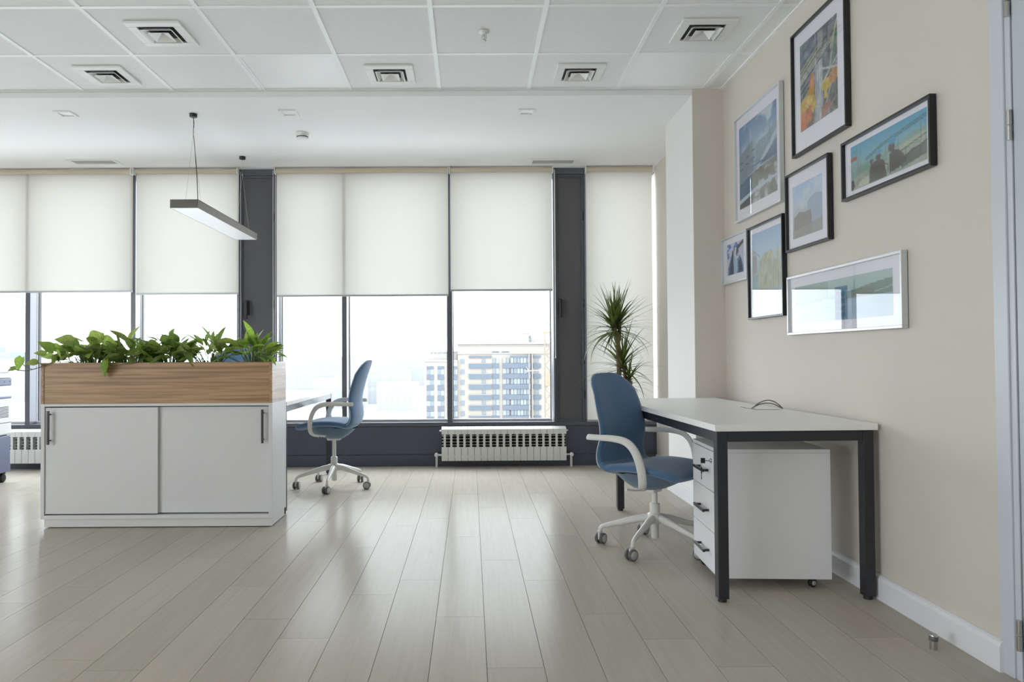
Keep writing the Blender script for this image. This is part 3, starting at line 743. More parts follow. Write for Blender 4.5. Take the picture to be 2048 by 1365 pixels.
# ------------------------------------------------------------------ pendant lamp
PN = empty('pendant_lamp', (-1.997, 5.81, 0), 0, 'long black linear pendant lamp hanging from the soffit over the desk', 'lamp')
xa, ya, za, zb = 0.098, 0.71, 2.074, 2.134
bd = MB()
for x0, x1, y0, y1 in ((-xa, xa, -ya, -ya + .004), (-xa, xa, ya - .004, ya), (-xa, -xa + .003, -ya + .004, ya - .004), (xa - .003, xa, -ya + .004, ya - .004)): bd.box(x0, x1, y0, y1, za, zb)
bd.box(-xa, xa, -ya, ya, zb - .003, zb)
bd.build('housing', M_lampbody, PN)
B(-xa + .003, xa - .003, -ya + .004, ya - .004, za + .001, za + .006).build('diffuser', M_led, PN)
for y, nz in ((-0.542, 2.640), (0.598, 2.632)):
    MB().lathe([(0, ZS - .024), (0.024, ZS - .024), (0.027, ZS - .021), (0.027, ZS)], (0, y, 0), n=20).build('canopy', M_black, PN)
    w = MB().tube([(0, y, ZS - .02), (0, y, nz)], 0.0009, 6)
    for x in (-.058, .058): w.tube([(0, y, nz), (x, y, zb)], 0.0009, 6)
    w.build('suspension_wire', M_chrome, PN)
    MB().lathe([(0.004, nz - .012), (0.004, nz + .008)], (0, y, 0), n=10).build('wire_grip', M_chrome, PN)
MB().tube(catmull([(0, -.542, ZS - .02), (.004, -.540, ZS - .08), (-.002, -.535, 2.66), (.012, -.535, 2.50), (.026, -.535, 2.30), (.030, -.530, zb)], 5), 0.0028, 8).build('power_cable', M_black, PN)

# ------------------------------------------------------------------ copier at the left edge
PR = empty('photocopier', (-4.13, 5.86, 0), 0, 'grey and blue photocopier on casters cut off by the left edge of the picture', 'copier')
ex, ey = 0.285, 0.29                                   # its right side (+x) is what the camera sees
B(-ex, ex, -ey, ey, 0.395, 0.700, ch=.012).build('body', M_beige_p, PR)
B(-ex, ex + .002, -ey - .005, ey, 0.692, 0.716, ch=.010).build('output_tray', M_blue_p, PR)
B(-ex, -ex + .16, -ey, ey, 0.716, 0.81, ch=.006).build('side_column', M_beige_p, PR)
B(-ex, ex, -ey, ey, 0.800, 0.864, ch=.010).build('control_band', M_blue_p, PR)
b_ = MB()
for y in (ey - .03, ey - .10, ey - .20): b_.lathe([(0.006, ex - .001), (0.006, ex + .002)], (0, y, .835), 'X', 12)
b_.build('button', M_black, PR)
B(-ex, ex - .004, -ey, ey, 0.866, 0.900, ch=.004).build('scanner', M_beige_p, PR)
B(-ex, ex - .008, -ey + .01, ey - .008, 0.905, 0.972, ch=.012).build('scanner_lid', M_beige_p, PR)
B(ex - .003, ex + .001, -ey + .005, ey - .005, 0.494, 0.498).build('panel_gap', M_dark, PR)
v_ = MB()
for q in range(9): v_.box(ex - .002, ex + .0012, ey - .17, ey - .045, 0.540 + q * .0105, 0.5445 + q * .0105)
v_.build('vent_slot', M_dark, PR)
B(-ex, ex - .03, -ey + .02, ey - .02, 0.385, 0.397).build('shadow_gap', M_dark, PR)
B(-ex, ex - .006, -ey, ey - .006, 0.085, 0.388, ch=.006).build('cabinet_base', M_blue_p, PR)
lt = MB()
for z in (0.10, 0.30): lt.box(ex - .04, ex - .01, ey - .007, ey + .004, z, z + .05, ch=.002)
lt.build('latch', M_blue_p, PR)
for x, y in ((ex - .05, ey - .05), (-ex + .05, ey - .05), (ex - .05, -ey + .05), (-ex + .05, -ey + .05)):
    c = B(x - .02, x + .02, y - .02, y + .02, .068, .085).build('caster', M_rubber, PR)
    MB().lathe([(0.0, -.020), (.028, -.020), (.035, -.014), (.035, .014), (.028, .020), (0, .020)], (x, y, .035), 'X', 20).build('wheel', M_rubber, c)

# ------------------------------------------------------------------ door stop
t = empty('door_stop', (1.607, 2.562, 0), 0, 'small brushed steel door stop on the floor near the door', 'door stop')
MB().lathe([(0.0125, 0), (0.0125, 0.030)], n=24).build('post', M_chrome, t)
MB().lathe([(0.0125, 0.030), (0.0145, 0.031), (0.0145, 0.044), (0.0125, 0.046)], n=24).build('rubber_ring', mat('stop_rubber', (.12, .12, .12, 1), .6), t)
MB().lathe([(0.0135, 0.046), (0.0135, 0.050), (0.010, 0.054), (0, 0.055)], n=24).build('cap', M_chrome, t)

# ------------------------------------------------------------------ framed pictures
class Canvas:
    """small painter for the flat photographic prints; colours in display values"""
    def __init__(s, w, h, seed=1):
        s.w, s.h = w, h; s.a = np.ones((h, w, 3)) * 200.0
        yy, xx = np.mgrid[0:h, 0:w]; s.x = xx / (w - 1.0); s.y = yy / (h - 1.0); s.asp = w / h
        s.r = np.random.RandomState(seed)
    def mix(s, m, c, al=1.0):
        m = np.clip(m, 0, 1)[..., None] * al; s.a = s.a * (1 - m) + np.array(c, float) * m
    def grad(s, stops):
        ys = [q[0] for q in stops]
        for k in range(3): s.a[..., k] = np.interp(s.y, ys, [q[1][k] for q in stops])
    def noise(s, f, oct=4, ax=1.0, ay=1.0):
        out = 0; amp = 1.0; tot = 0
        for o in range(oct):
            n = int(f * 2 ** o) + 2; gx, gy = max(2, int(n * ax)), max(2, int(n * ay))
            G = s.r.rand(gy + 1, gx + 1)
            X, Y = s.x * (gx - .001), s.y * (gy - .001); xi, yi = X.astype(int), Y.astype(int); fx, fy = X - xi, Y - yi
            fx, fy = fx * fx * (3 - 2 * fx), fy * fy * (3 - 2 * fy)
            out = out + amp * (G[yi, xi] * (1 - fx) * (1 - fy) + G[yi, xi + 1] * fx * (1 - fy) + G[yi + 1, xi] * (1 - fx) * fy + G[yi + 1, xi + 1] * fx * fy)
            tot += amp; amp *= .55
        return out / tot
    def poly(s, pts, c, al=1.0, sh=0.0):
        inside = np.zeros(s.x.shape, bool); n = len(pts)
        for i in range(n):
            x0, y0 = pts[i]; x1, y1 = pts[(i + 1) % n]
            if y0 == y1: continue
            cond = ((y0 > s.y) != (y1 > s.y)) & (s.x < (x1 - x0) * (s.y - y0) / (y1 - y0) + x0)
            inside ^= cond
        s.mix(inside.astype(float), c, al)
        if sh: s.a += (inside * (s.noise(6) - .5) * sh)[..., None]
    def line(s, p, q, w, c, al=1.0):
        ax, ay = p[0] * s.asp, p[1]; bx, by = q[0] * s.asp, q[1]; px, py = s.x * s.asp, s.y
        dx, dy = bx - ax, by - ay; l2 = dx * dx + dy * dy + 1e-9
        t = np.clip(((px - ax) * dx + (py - ay) * dy) / l2, 0, 1)
        d = np.hypot(px - ax - t * dx, py - ay - t * dy)
        s.mix(np.clip((w - d) * s.h + .5, 0, 1), c, al)
    def disc(s, c0, rx, ry, c, al=1.0):
        d = ((s.x - c0[0]) / rx) ** 2 + ((s.y - c0[1]) / ry) ** 2
        s.mix(np.clip((1 - d) * 6 + .5, 0, 1), c, al)
    def rect(s, x0, y0, x1, y1, c, al=1.0, sh=0): s.poly([(x0, y0), (x1, y0), (x1, y1), (x0, y1)], c, al, sh)

def paint_plant(w, h):
    s = Canvas(w, h, 3)
    s.grad([(0, (96, 128, 168)), (.2, (140, 165, 195)), (.42, (205, 210, 215)), (1, (170, 170, 168))])
    n = s.noise(4); s.mix((n - .42) * 5 * (s.y < .5), (226, 228, 230), .8)
    s.mix((s.x < .3) * (.3 - s.x) * 3 * (s.y < .4), (70, 115, 165), .6)
    s.poly([(0, .35), (.38, .245), (.40, .62), (0, .70)], (128, 142, 150), 1, 10)
    s.poly([(.38, .245), (.48, .335), (.48, .62), (.40, .62)], (160, 174, 184))
    for r in range(2):
        for k in range(3): s.rect(.02 + .17 * k, .43 + .085 * r - .03 * k, .10 + .17 * k, .447 + .085 * r - .03 * k, (70, 92, 124))
    s.poly([(.48, .34), (.56, .31), (.72, .31), (1, .22), (1, .60), (.48, .60)], (150, 166, 180), 1, 14)
    for k in range(7): s.line((.5 + .07 * k, .33), (.5 + .07 * k, .58), .004, (120, 138, 156), .7)
    s.poly([(.40, .66), (1, .30), (1, .38), (.42, .72)], (196, 206, 212))
    s.poly([(.55, .60), (1, .42), (1, .60)], (118, 124, 152), 1, 12)
    s.rect(.36, .555, 1, .575, (92, 108, 150), .8)
    s.poly([(.36, .64), (1, .60), (1, 1), (0, 1), (0, .72)], (142, 138, 130), 1, 60)
    n = s.noise(9); s.mix((n - .55) * 7 * (s.y > .66) * (s.x > .34), (214, 216, 214), .8)
    s.poly([(0, .70), (.36, .64), (.36, .93), (0, .95)], (74, 98, 122), 1, 40)
    for k in range(6): s.line((.03 + .06 * k, .69), (.03 + .06 * k, .86), .004, (50, 70, 94), .7)
    s.poly([(0, .89), (.5, .82), (1, .80), (1, .83), (.45, .87), (0, .94)], (196, 208, 220))
    s.poly([(0, .94), (.36, .89), (.36, 1), (0, 1)], (64, 62, 66), 1, 20)
    s.line((.83, .16), (.83, .46), .004, (96, 112, 130))
    return s
def paint_pipes(w, h):
    s = Canvas(w, h, 7)
    s.grad([(0, (92, 98, 104)), (.5, (96, 100, 106)), (1, (120, 112, 104))])
    n = s.noise(10); s.a += ((n - .5) * 90)[..., None]
    s.poly([(0, 0), (.45, 0), (.45, .3), (0, .42)], (92, 104, 124), 1, 50)
    for k in range(5): s.line((0, .14 + .07 * k), (.6, -.02 + .07 * k), .014, (112, 128, 152) if k % 2 else (74, 80, 98))
    for k in range(3): s.line((0, .30 + .05 * k), (.62, .13 + .05 * k), .010, (176, 168, 96))
    for k in range(2): s.line((0, .42 + .03 * k), (1, .16 + .03 * k), .007, (206, 204, 196))
    for k in range(6): s.line((0, .50 + .035 * k), (.4, .37 + .035 * k), .006, (150, 158, 170) if k % 2 else (58, 64, 78))
    for k in range(5): s.line((.55 + .09 * k, -.02), (.5 + .09 * k, .3), .006, (168, 164, 150), .9)
    for k in range(4): s.line((.5, .03 + .07 * k), (1, -.04 + .07 * k), .005, (84, 82, 78), .9)
    s.line((.86, .5), (1.0, .14), .045, (96, 128, 104)); s.line((.80, .52), (.96, .12), .010, (202, 204, 196))
    s.line((1.0, .06), (.84, .3), .018, (190, 182, 140))
    s.rect(.50, .02, .60, .22, (150, 150, 150), 1, 30)
    s.poly([(.46, .36), (.62, .34), (.64, 1), (.44, 1)], (176, 180, 182), 1, 30)
    s.line((.55, .36), (.56, 1), .018, (222, 224, 226), .8); s.line((.44, .0), (.42, 1), .005, (214, 214, 208)); s.line((.40, .3), (.38, 1), .004, (196, 192, 184))
    s.line((.62, .46), (1.02, .56), .012, (208, 206, 200)); s.line((.62, .62), (1, .44), .012, (196, 198, 196)); s.line((.68, .90), (.98, .50), .008, (206, 200, 188))
    s.poly([(.30, .42), (.38, .42), (.40, .56), (.24, .58)], (206, 118, 66), 1, 20)
    s.poly([(.20, .57), (.40, .56), (.40, .80), (.22, .80)], (216, 160, 60), 1, 40)
    s.disc((.20, .76), .24, .13, (224, 182, 70)); s.disc((.26, .72), .08, .07, (232, 196, 92))
    s.poly([(0, .80), (.30, .76), (.34, .92), (.1, 1.0), (0, 1.0)], (206, 116, 64), 1, 50)
    s.disc((.72, .66), .12, .065, (212, 178, 66)); s.disc((.90, .62), .12, .075, (200, 132, 66)); s.rect(.66, .70, .74, .80, (214, 186, 84))
    s.poly([(.6, .88), (.8, .84), (.8, .93), (.58, 1)], (176, 116, 92), 1, 30)
    for k in range(26):
        x, y = s.r.rand(), s.r.rand(); a = s.r.choice([0, 1, 2]); L = .1 + .25 * s.r.rand()
        dx, dy = ((L, -L * .35), (.02, L), (L * .5, L * .3))[a]; c = 60 + 140 * s.r.rand()
        s.line((x, y), (x + dx, y + dy), .004 + .004 * s.r.rand(), (c, c * .98, c * .9), .55)
    n = s.noise(16); s.a += ((n - .5) * 75)[..., None]; n = s.noise(5); s.a *= (.86 + .28 * n)[..., None]
    s.a = s.a * .86 + 26
    return s
def paint_workers(w, h):
    s = Canvas(w, h, 11)
    s.grad([(0, (100, 164, 192)), (.35, (140, 184, 196)), (.55, (158, 182, 176)), (1, (178, 184, 170))])
    n = s.noise(5, 4, 2, 1)
    s.poly([(0, .52), (.3, .50), (.6, .44), (.8, .34), (1, .30), (1, 1), (0, 1)], (146, 172, 166), .9, 40)
    s.poly([(.55, .52), (1, .40), (1, .55), (.5, .64)], (190, 192, 168), .8, 20)
    s.poly([(0, .72), (.5, .66), (1, .56), (1, 1), (0, 1)], (176, 180, 164), .8, 60)
    for a in range(2):
        s.line((.22, .40 + .05 * a), (.45, .26 + .05 * a), .006, (84, 114, 122)); s.line((.45, .26 + .05 * a), (1, .10 + .06 * a), .007, (84, 114, 126))
    for k in range(26):
        x = .23 + .03 * k; yb = .26 - (x - .45) * .29 if x > .45 else .40 - (x - .22) * .61
        s.line((x, yb), (x + .03, yb + .045), .004, (90, 122, 130)); s.line((x + .03, yb - .005), (x, yb + .05), .004, (90, 122, 130))
    for x in (.42, .50, .66, .93, .98): s.line((x, .24), (x, .56), .006, (92, 116, 124), .9)
    for x in (.09, .14): s.line((x, .0), (x + .01, .9), .006, (120, 132, 140), .8)
    s.poly([(0, .27), (.10, .25), (.10, .33), (0, .36)], (176, 112, 92)); s.line((.11, .3), (.13, .96), .012, (178, 124, 104))
    for k in range(3): s.line((0, .14 + .05 * k), (.10, .13 + .05 * k), .005, (80, 130, 138))
    s.poly([(.68, .80), (.82, .66), (.92, .66), (1, .58), (1, .86), (.7, .96)], (120, 122, 118), .9, 30)
    for a, b2, w_ in (((.66, .62), (1, .48), .008), ((.66, .78), (1, .62), .006)): s.line(a, b2, w_, (84, 80, 82))
    for x in (.75, .92): s.line((x, .58), (x, .88), .006, (84, 80, 82))
    G = (110, 104, 102)
    s.poly([(.28, .68), (.30, .60), (.35, .56), (.42, .56), (.48, .64), (.51, .98), (.27, .99)], G, 1, 10)
    s.disc((.40, .50), .035, .08, (116, 104, 100)); s.disc((.40, .40), .045, .055, (120, 170, 192))
    s.disc((.305, .52), .022, .07, (112, 108, 112)); s.disc((.305, .46), .025, .045, (134, 168, 182))
    s.poly([(.55, .56), (.60, .50), (.66, .54), (.72, .66), (.76, .84), (.66, .92), (.55, .96)], G, 1, 10)
    s.disc((.575, .43), .042, .10, (116, 104, 100)); s.disc((.585, .31), .052, .07, (98, 162, 194)); s.line((.53, .34), (.62, .37), .012, (98, 162, 194))
    s.line((.48, .70), (.53, .76), .008, (74, 74, 76)); s.line((.53, .76), (.53, .92), .006, (74, 74, 76))
    s.poly([(0, .78), (.04, .76), (.06, .92), (.03, .99), (0, .99)], G)
    s.poly([(.12, .86), (.26, .80), (.26, .97), (.12, .97)], (206, 204, 186), .8)
    return s
def paint_tank(w, h):
    s = Canvas(w, h, 17)
    s.grad([(0, (180, 200, 226)), (.35, (196, 206, 218)), (.62, (190, 192, 196)), (1, (176, 172, 170))])
    n = s.noise(4); s.mix((n - .45) * 4 * (s.y < .5), (216, 218, 222), .7)
    s.poly([(.52, .40), (.60, .335), (.75, .30), (.92, .31), (1, .34), (1, 1), (.52, 1)], (172, 184, 200), .9, 8)
    s.line((.52, .40), (.75, .305), .005, (150, 164, 182), .8); s.line((.75, .305), (1, .34), .005, (150, 164, 182), .8)
    s.poly([(.04, .60), (.24, .52), (.36, .55), (.64, .55), (.66, .95), (.04, .98)], (158, 150, 148), .9, 14)
    for k in range(6): s.line((.08 + .09 * k, .58), (.08 + .09 * k, .92), .006, (146, 140, 140), .5)
    s.poly([(0, .86), (1, .76), (1, 1), (0, 1)], (172, 170, 166), .8, 20)
    return s
def paint_towers(w, h):
    s = Canvas(w, h, 23)
    s.a[:] = (206, 204, 216)
    n = s.noise(7); s.mix((n - .52) * 9 * (s.y < .45) * (s.x < .75), (86, 132, 196), .9)
    s.poly([(.06, 1), (.08, .75), (.34, .30), (.36, 1)], (96, 128, 166)); s.poly([(.14, 1), (.34, .24), (.40, .24), (.42, 1)], (62, 76, 98)); s.poly([(.40, .22), (.56, .62), (.56, 1), (.42, 1)], (158, 184, 200))
    s.poly([(.60, 1), (.60, .58), (.80, .44), (.98, .78), (1, 1)], (94, 128, 168)); s.poly([(.70, 1), (.72, .62), (.84, .52), (.96, 1)], (56, 68, 88))
    s.poly([(.56, .40), (.60, .14), (1, .0), (1, .1), (.72, .24), (.60, .46)], (92, 88, 92))
    s.rect(.58, .52, .66, .9, (176, 194, 210), .8)
    for k in range(5): s.line((.58, .56 + .09 * k), (.98, .60 + .085 * k), .006, (122, 156, 186), .6)
    return s
def paint_machine(w, h):
    s = Canvas(w, h, 29)
    s.grad([(0, (170, 194, 222)), (.28, (196, 212, 226)), (.45, (196, 204, 204)), (1, (176, 192, 196))])
    s.poly([(0, .22), (.18, .30), (.20, .52), (0, .56)], (176, 178, 180)); s.line((0, .20), (.28, .32), .006, (150, 154, 158)); s.line((.02, .26), (.24, .34), .004, (226, 228, 228))
    for k in range(4): s.line((.04 + .045 * k, .30), (.04 + .045 * k, .50), .004, (142, 146, 150))
    n = s.noise(9)
    s.poly([(.28, .40), (.45, .30), (.70, .28), (.78, .42), (.95, .45), (1, .9), (.3, .95), (.24, .6)], (188, 188, 164), .85, 70)
    s.mix((n - .52) * 8 * (s.x > .25) * (s.y > .3) * (s.y < .8), (212, 204, 164), .7)
    for k in range(9): s.line((.34 + .07 * k, .40 + .03 * (k % 3)), (.30 + .075 * k, .78), .005, (150, 156, 146), .6)
    s.line((.88, .24), (.90, .9), .006, (150, 170, 182)); s.line((.95, .28), (.80, .9), .005, (216, 222, 222), .8)
    s.poly([(0, .56), (.24, .54), (.22, .80), (0, .80)], (166, 190, 190), .9, 20)
    s.poly([(0, .80), (1, .74), (1, 1), (0, 1)], (188, 202, 206), .8, 30)
    for k in range(22):
        x, y = .25 + .7 * s.r.rand(), .32 + .5 * s.r.rand(); s.line((x, y), (x + .1 * s.r.rand() - .05, y + .16 * s.r.rand()), .004, (138, 146, 142) if k % 2 else (222, 222, 206), .5)
    return s
def paint_plain(w, h):
    s = Canvas(w, h, 31)
    s.grad([(0, (186, 200, 200)), (.35, (180, 198, 194)), (.5, (150, 168, 162)), (1, (176, 192, 200))])
    s.mix((s.x < .4) * .8, (164, 178, 170), .7)  # tone edge of the blinds' reflection, painted into the print
    s.poly([(.55, .40), (.78, .26), (1, .18), (1, .5), (.55, .5)], (138, 152, 144), .8, 12)
    s.poly([(.64, .42), (.76, .30), (.84, .36), (.88, .44), (.7, .5)], (150, 146, 140), .8); s.line((.665, .12), (.665, .36), .008, (116, 134, 130)); s.line((.58, .36), (.74, .33), .02, (120, 142, 136), .8)
    s.line((.85, .44), (1, .36), .008, (196, 208, 206))
    s.rect(.47, .2, .60, .98, (94, 124, 150), .9, 50)  # dark sash panel's reflection painted in as a strip
    for k in range(4): s.rect(.48, .30 + .17 * k, .52, .42 + .17 * k, (112, 116, 148), .9)
    for k in range(4): s.rect(.53, .34 + .16 * k, .58, .45 + .16 * k, (60, 110, 142), .8)
    s.poly([(0, .52), (.47, .46), (.47, 1), (0, 1)], (190, 206, 210), .9, 20); s.poly([(.6, .5), (1, .52), (1, 1), (.6, 1)], (184, 200, 214), .9, 16)  # pale window reflection painted over the lower half
    return s

def picture(y_far, y_near, za, zb, black, mg, painter, label, glare=0.0, depth=0.028, prof=0.012):
    yc, zc = (y_far + y_near) / 2, (za + zb) / 2
    w2, h2 = (y_far - y_near) / 2, (zb - za) / 2
    t = empty('framed_picture', (XW - 0.0005, yc, zc), 0, label, 'picture', 'framed photographs on the right wall')
    fr = MB()
    for y0, y1, z0, z1 in ((-w2, w2, h2 - prof, h2), (-w2, w2, -h2, -h2 + prof), (-w2, -w2 + prof, -h2 + prof, h2 - prof), (w2 - prof, w2, -h2 + prof, h2 - prof)):
        fr.box(-depth, -0.003, y0, y1, z0, z1, ch=0.0015)
    fr.build('frame', M_black if black else M_silver, t)
    B(-.012, -.004, -w2 + .004, w2 - .004, -h2 + .004, h2 - .004).build('mat_board', M_mat, t)
    ml, mr_, mt, mb_ = mg                       # left (far), right (near), top, bottom
    ya, yb = w2 - ml, -w2 + mr_; zt, zl = h2 - mt, -h2 + mb_
    nw = int(max(40, abs(ya - yb) / 0.0042)); nh = int(max(40, abs(zt - zl) / 0.0042))
    s = painter(nw, nh); a = np.clip(s.a * (1 - glare) + np.array((192, 200, 206)) * glare, 0, 255) / 255.0  # reflection on the glazing is blended into the print colours
    L = np.where(a <= 0.04045, a / 12.92, ((a + 0.055) / 1.055) ** 2.4)
    ys = ya + (yb - ya) * s.x; zs = zt + (zl - zt) * s.y
    V = np.stack([np.full(ys.size, -.0124), ys.ravel(), zs.ravel()], 1)
    idx = np.arange(nw * nh).reshape(nh, nw)
    Fq = np.stack([idx[:-1, :-1], idx[1:, :-1], idx[1:, 1:], idx[:-1, 1:]], -1).reshape(-1, 4)
    me = bpy.data.meshes.new('print'); me.from_pydata(V.tolist(), [], Fq.tolist())
    ca = me.color_attributes.new('ink', 'FLOAT_COLOR', 'POINT')
    ca.data.foreach_set('color', np.concatenate([L.reshape(-1, 3), np.ones((nw * nh, 1))], 1).astype(np.float32).ravel())
    me.materials.append(M_print); link('print', me, t)
    gz = MB().add([(-depth + .012, -w2 + prof * .5, -h2 + prof * .5), (-depth + .012, w2 - prof * .5, -h2 + prof * .5), (-depth + .012, w2 - prof * .5, h2 - prof * .5), (-depth + .012, -w2 + prof * .5, h2 - prof * .5)], [(3, 2, 1, 0)])
    gz.build('glazing', M_pglass, t, keep=True)
M_print = bpy.data.materials.new('print_ink'); M_print.use_nodes = True
_t = M_print.node_tree; _a = _t.nodes.new('ShaderNodeAttribute'); _a.attribute_name = 'ink'
_t.links.new(_a.outputs['Color'], _t.nodes['Principled BSDF'].inputs['Base Color']); _t.nodes['Principled BSDF'].inputs['Roughness'].default_value = 0.8
picture(4.655, 3.964, 1.865, 2.528, False, (.055, .070, .075, .075), paint_plant, 'large silver framed photograph of an industrial building, on the upper left of the group', .25)
picture(3.818, 3.262, 2.055, 2.700, True, (.078, .098, .085, .115), paint_pipes, 'large black framed photograph of orange and yellow pipework, highest of the group', .16)
picture(3.314, 2.667, 1.721, 1.988, True, (.060, .040, .035, .035), paint_workers, 'black framed wide photograph of three people in blue helmets', .10)
picture(3.910, 3.438, 1.572, 1.984, True, (.062, .085, .075, .062), paint_tank, 'black framed photograph of a hazy storage tank in the middle of the group')
picture(4.920, 4.466, 1.492, 1.802, False, (.075, .085, .050, .055), paint_towers, 'small silver framed picture of blue towers, lowest on the left by the column')
picture(4.454, 3.951, 1.239, 1.796, True, (.035, .045, .045, .065), paint_machine, 'tall black framed photograph of pale yellow machinery beside the small silver picture', .15)
picture(3.902, 2.860, 1.131, 1.439, False, (.065, .085, .060, .055), paint_plain, 'wide silver framed landscape photograph, lowest of the group above the desk')

# ------------------------------------------------------------------ plants
def leaf_mat(name, c, tr=0.35, var=0.4):
    M = bpy.data.materials.new(name); M.use_nodes = True
    t = M.node_tree; b = t.nodes['Principled BSDF']; o = t.nodes['Material Output']
    tc = t.nodes.new('ShaderNodeTexCoord'); n = t.nodes.new('ShaderNodeTexNoise'); n.inputs['Scale'].default_value = 9; n.inputs['Detail'].default_value = 3
    t.links.new(tc.outputs['Object'], n.inputs['Vector'])
    oi = t.nodes.new('ShaderNodeObjectInfo'); hs = t.nodes.new('ShaderNodeHueSaturation')
    mr = t.nodes.new('ShaderNodeMapRange'); mr.inputs['To Min'].default_value = 1 - var; mr.inputs['To Max'].default_value = 1 + var
    t.links.new(oi.outputs['Random'], mr.inputs['Value']); t.links.new(mr.outputs[0], hs.inputs['Value'])
    r = t.nodes.new('ShaderNodeValToRGB'); r.color_ramp.elements[0].position = .35; r.color_ramp.elements[1].position = .7
    r.color_ramp.elements[0].color = tuple(q * .8 for q in c[:3]) + (1,); r.color_ramp.elements[1].color = (c[0] * 1.35, c[1] * 1.2, c[2] * 1.0, 1)
    t.links.new(n.outputs['Fac'], r.inputs[0]); t.links.new(r.outputs[0], hs.inputs['Color'])
    t.links.new(hs.outputs[0], b.inputs['Base Color']); b.inputs['Roughness'].default_value = 0.30
    tl = t.nodes.new('ShaderNodeBsdfTranslucent'); mx = t.nodes.new('ShaderNodeMixShader'); mx.inputs[0].default_value = tr
    t.links.new(hs.outputs[0], tl.inputs[0]); t.links.new(b.outputs[0], mx.inputs[1]); t.links.new(tl.outputs[0], mx.inputs[2]); t.links.new(mx.outputs[0], o.inputs['Surface'])
    return M
M_leaf_a = leaf_mat('pothos_leaf', (0.29, 0.41, 0.11, 1), .44)
M_leaf_b = leaf_mat('peace_lily_leaf', (0.22, 0.345, 0.095, 1), .42)
M_leaf_c = leaf_mat('young_leaf', (0.28, 0.47, 0.08, 1), .44)
M_leaf_d = leaf_mat('dracaena_leaf', (0.12, 0.175, 0.05, 1), 0.35)
M_stem = mat('green_stem', (0.11, 0.17, 0.05, 1), 0.6, var=0.2, scale=(30, 30, 30))
M_vine = mat('brown_vine', (0.13, 0.12, 0.05, 1), 0.7, var=0.2, scale=(30, 30, 30))

def leaf_mesh(name, outline, bend, fold, material, tip=0.0):
    """unit leaf along +x from the petiole; outline = half width at stations"""
    n = len(outline) - 1; v = []; f = []
    for i, w in enumerate(outline):
        q = i / n; z = -bend * q * q
        for k, u in enumerate((-1, -.5, 0, .5, 1)):
            v.append((q + (-.10 * abs(u) if (tip and i == 0) else 0), u * w, z + fold * abs(u) * w + (0.03 * w * math.sin(q * 9 + u * 3))))
    for i in range(n):
        for k in range(4): f.append((i * 5 + k, i * 5 + k + 1, (i + 1) * 5 + k + 1, (i + 1) * 5 + k))
    me = bpy.data.meshes.new(name); me.from_pydata(v, [], f); me.materials.append(material)
    me.polygons.foreach_set('use_smooth', [True] * len(f)); me.update(); return me
HEART = [.17, .33, .38, .35, .28, .19, .09, .0]; LANCE = [.015, .10, .155, .175, .165, .13, .075, .0]
LM = {}
for mn, mt in (('a', M_leaf_a), ('b', M_leaf_b), ('c', M_leaf_c)):
    LM['h' + mn] = [leaf_mesh('leaf', HEART, bd_, fo, mt, 1) for bd_, fo in ((.12, .25), (.28, .15), (.45, .35))]
    LM['l' + mn] = [leaf_mesh('leaf', LANCE, bd_, fo, mt) for bd_, fo in ((.10, .35), (.32, .25), (.60, .3))]

def put_leaf(parent, kind, p, d, size, roll=0.0, v=None, rr=random, up=(0, 0, 1)):
    d = Vector(d).normalized(); u = Vector(up)
    if abs(d.dot(u)) > .97: u = Vector((0, -1, 0))
    s = u.cross(d).normalized(); n = d.cross(s)
    R = Matrix((d, s, n)).transposed() @ Matrix.Rotation(roll, 3, 'X')
    me = LM[kind][v if v is not None else rr.randrange(3)]
    o = bpy.data.objects.new('leaf', me); COL.objects.link(o); o.parent = parent
    o.matrix_local = Matrix.Translation(Vector(p)) @ R.to_4x4() @ Matrix.Scale(size, 4)
    return o

def bushy(x, spread, hgt, kinds, n, size, label, seed, extra=(), droop=0.3):
    rr = random.Random(seed)
    t = empty('potted_foliage', (x, 4.60, 0.956), 0, label, 'plant', 'leafy plants in the planter box')
    st = MB()
    for i in range(n):
        a = rr.random() * 2 * PI; q = math.sqrt(rr.random())
        bx, by = q * spread * .35 * math.cos(a), q * .05 * math.sin(a)
        tx, ty = q * spread * math.cos(a) + rr.uniform(-.02, .02), (q * .13 * math.sin(a))
        tz = 0.045 + hgt * (1 - .62 * q * q) * rr.uniform(.35, 1.0)
        kind = rr.choice(kinds); s = size * rr.uniform(.65, 1.15) * (1.25 if kind[0] == 'l' else 1)
        out = Vector((tx + rr.uniform(-.07, .07), ty * .9 + rr.uniform(-.07, .05), rr.uniform(-.06, .09) + (0.02 if kind[0] == 'h' else .06) - droop * q * .1))
        if ty > 0.10 and rr.random() < .5: ty *= .6
        put_leaf(t, kind, (tx, ty, tz), out, s, rr.uniform(-.9, .9), None, rr)
        mid = ((bx + tx) / 2, (by + ty) / 2, tz * .62)
        st.tube([(bx, by, -0.005), mid, (tx, ty, tz)], [.0024, .002, .0014], 5, cap=False)
    for kind, p, d, s, roll, v in extra:
        put_leaf(t, kind, p, d, s, roll, v)
        st.tube([(p[0] * .4, p[1] * .4, -0.005), (p[0] * .8, p[1] * .8, p[2] * .5), p], [.0028, .0022, .0016], 5, cap=False)
    st.build('stem', M_stem, t)
    return t
V3 = Vector
def facing(kind, px, z, dx, dz, s, roll=0.0, v=0, y=-.09): return (kind, (px, y, z), (dx, -.12, dz), s, roll, v)
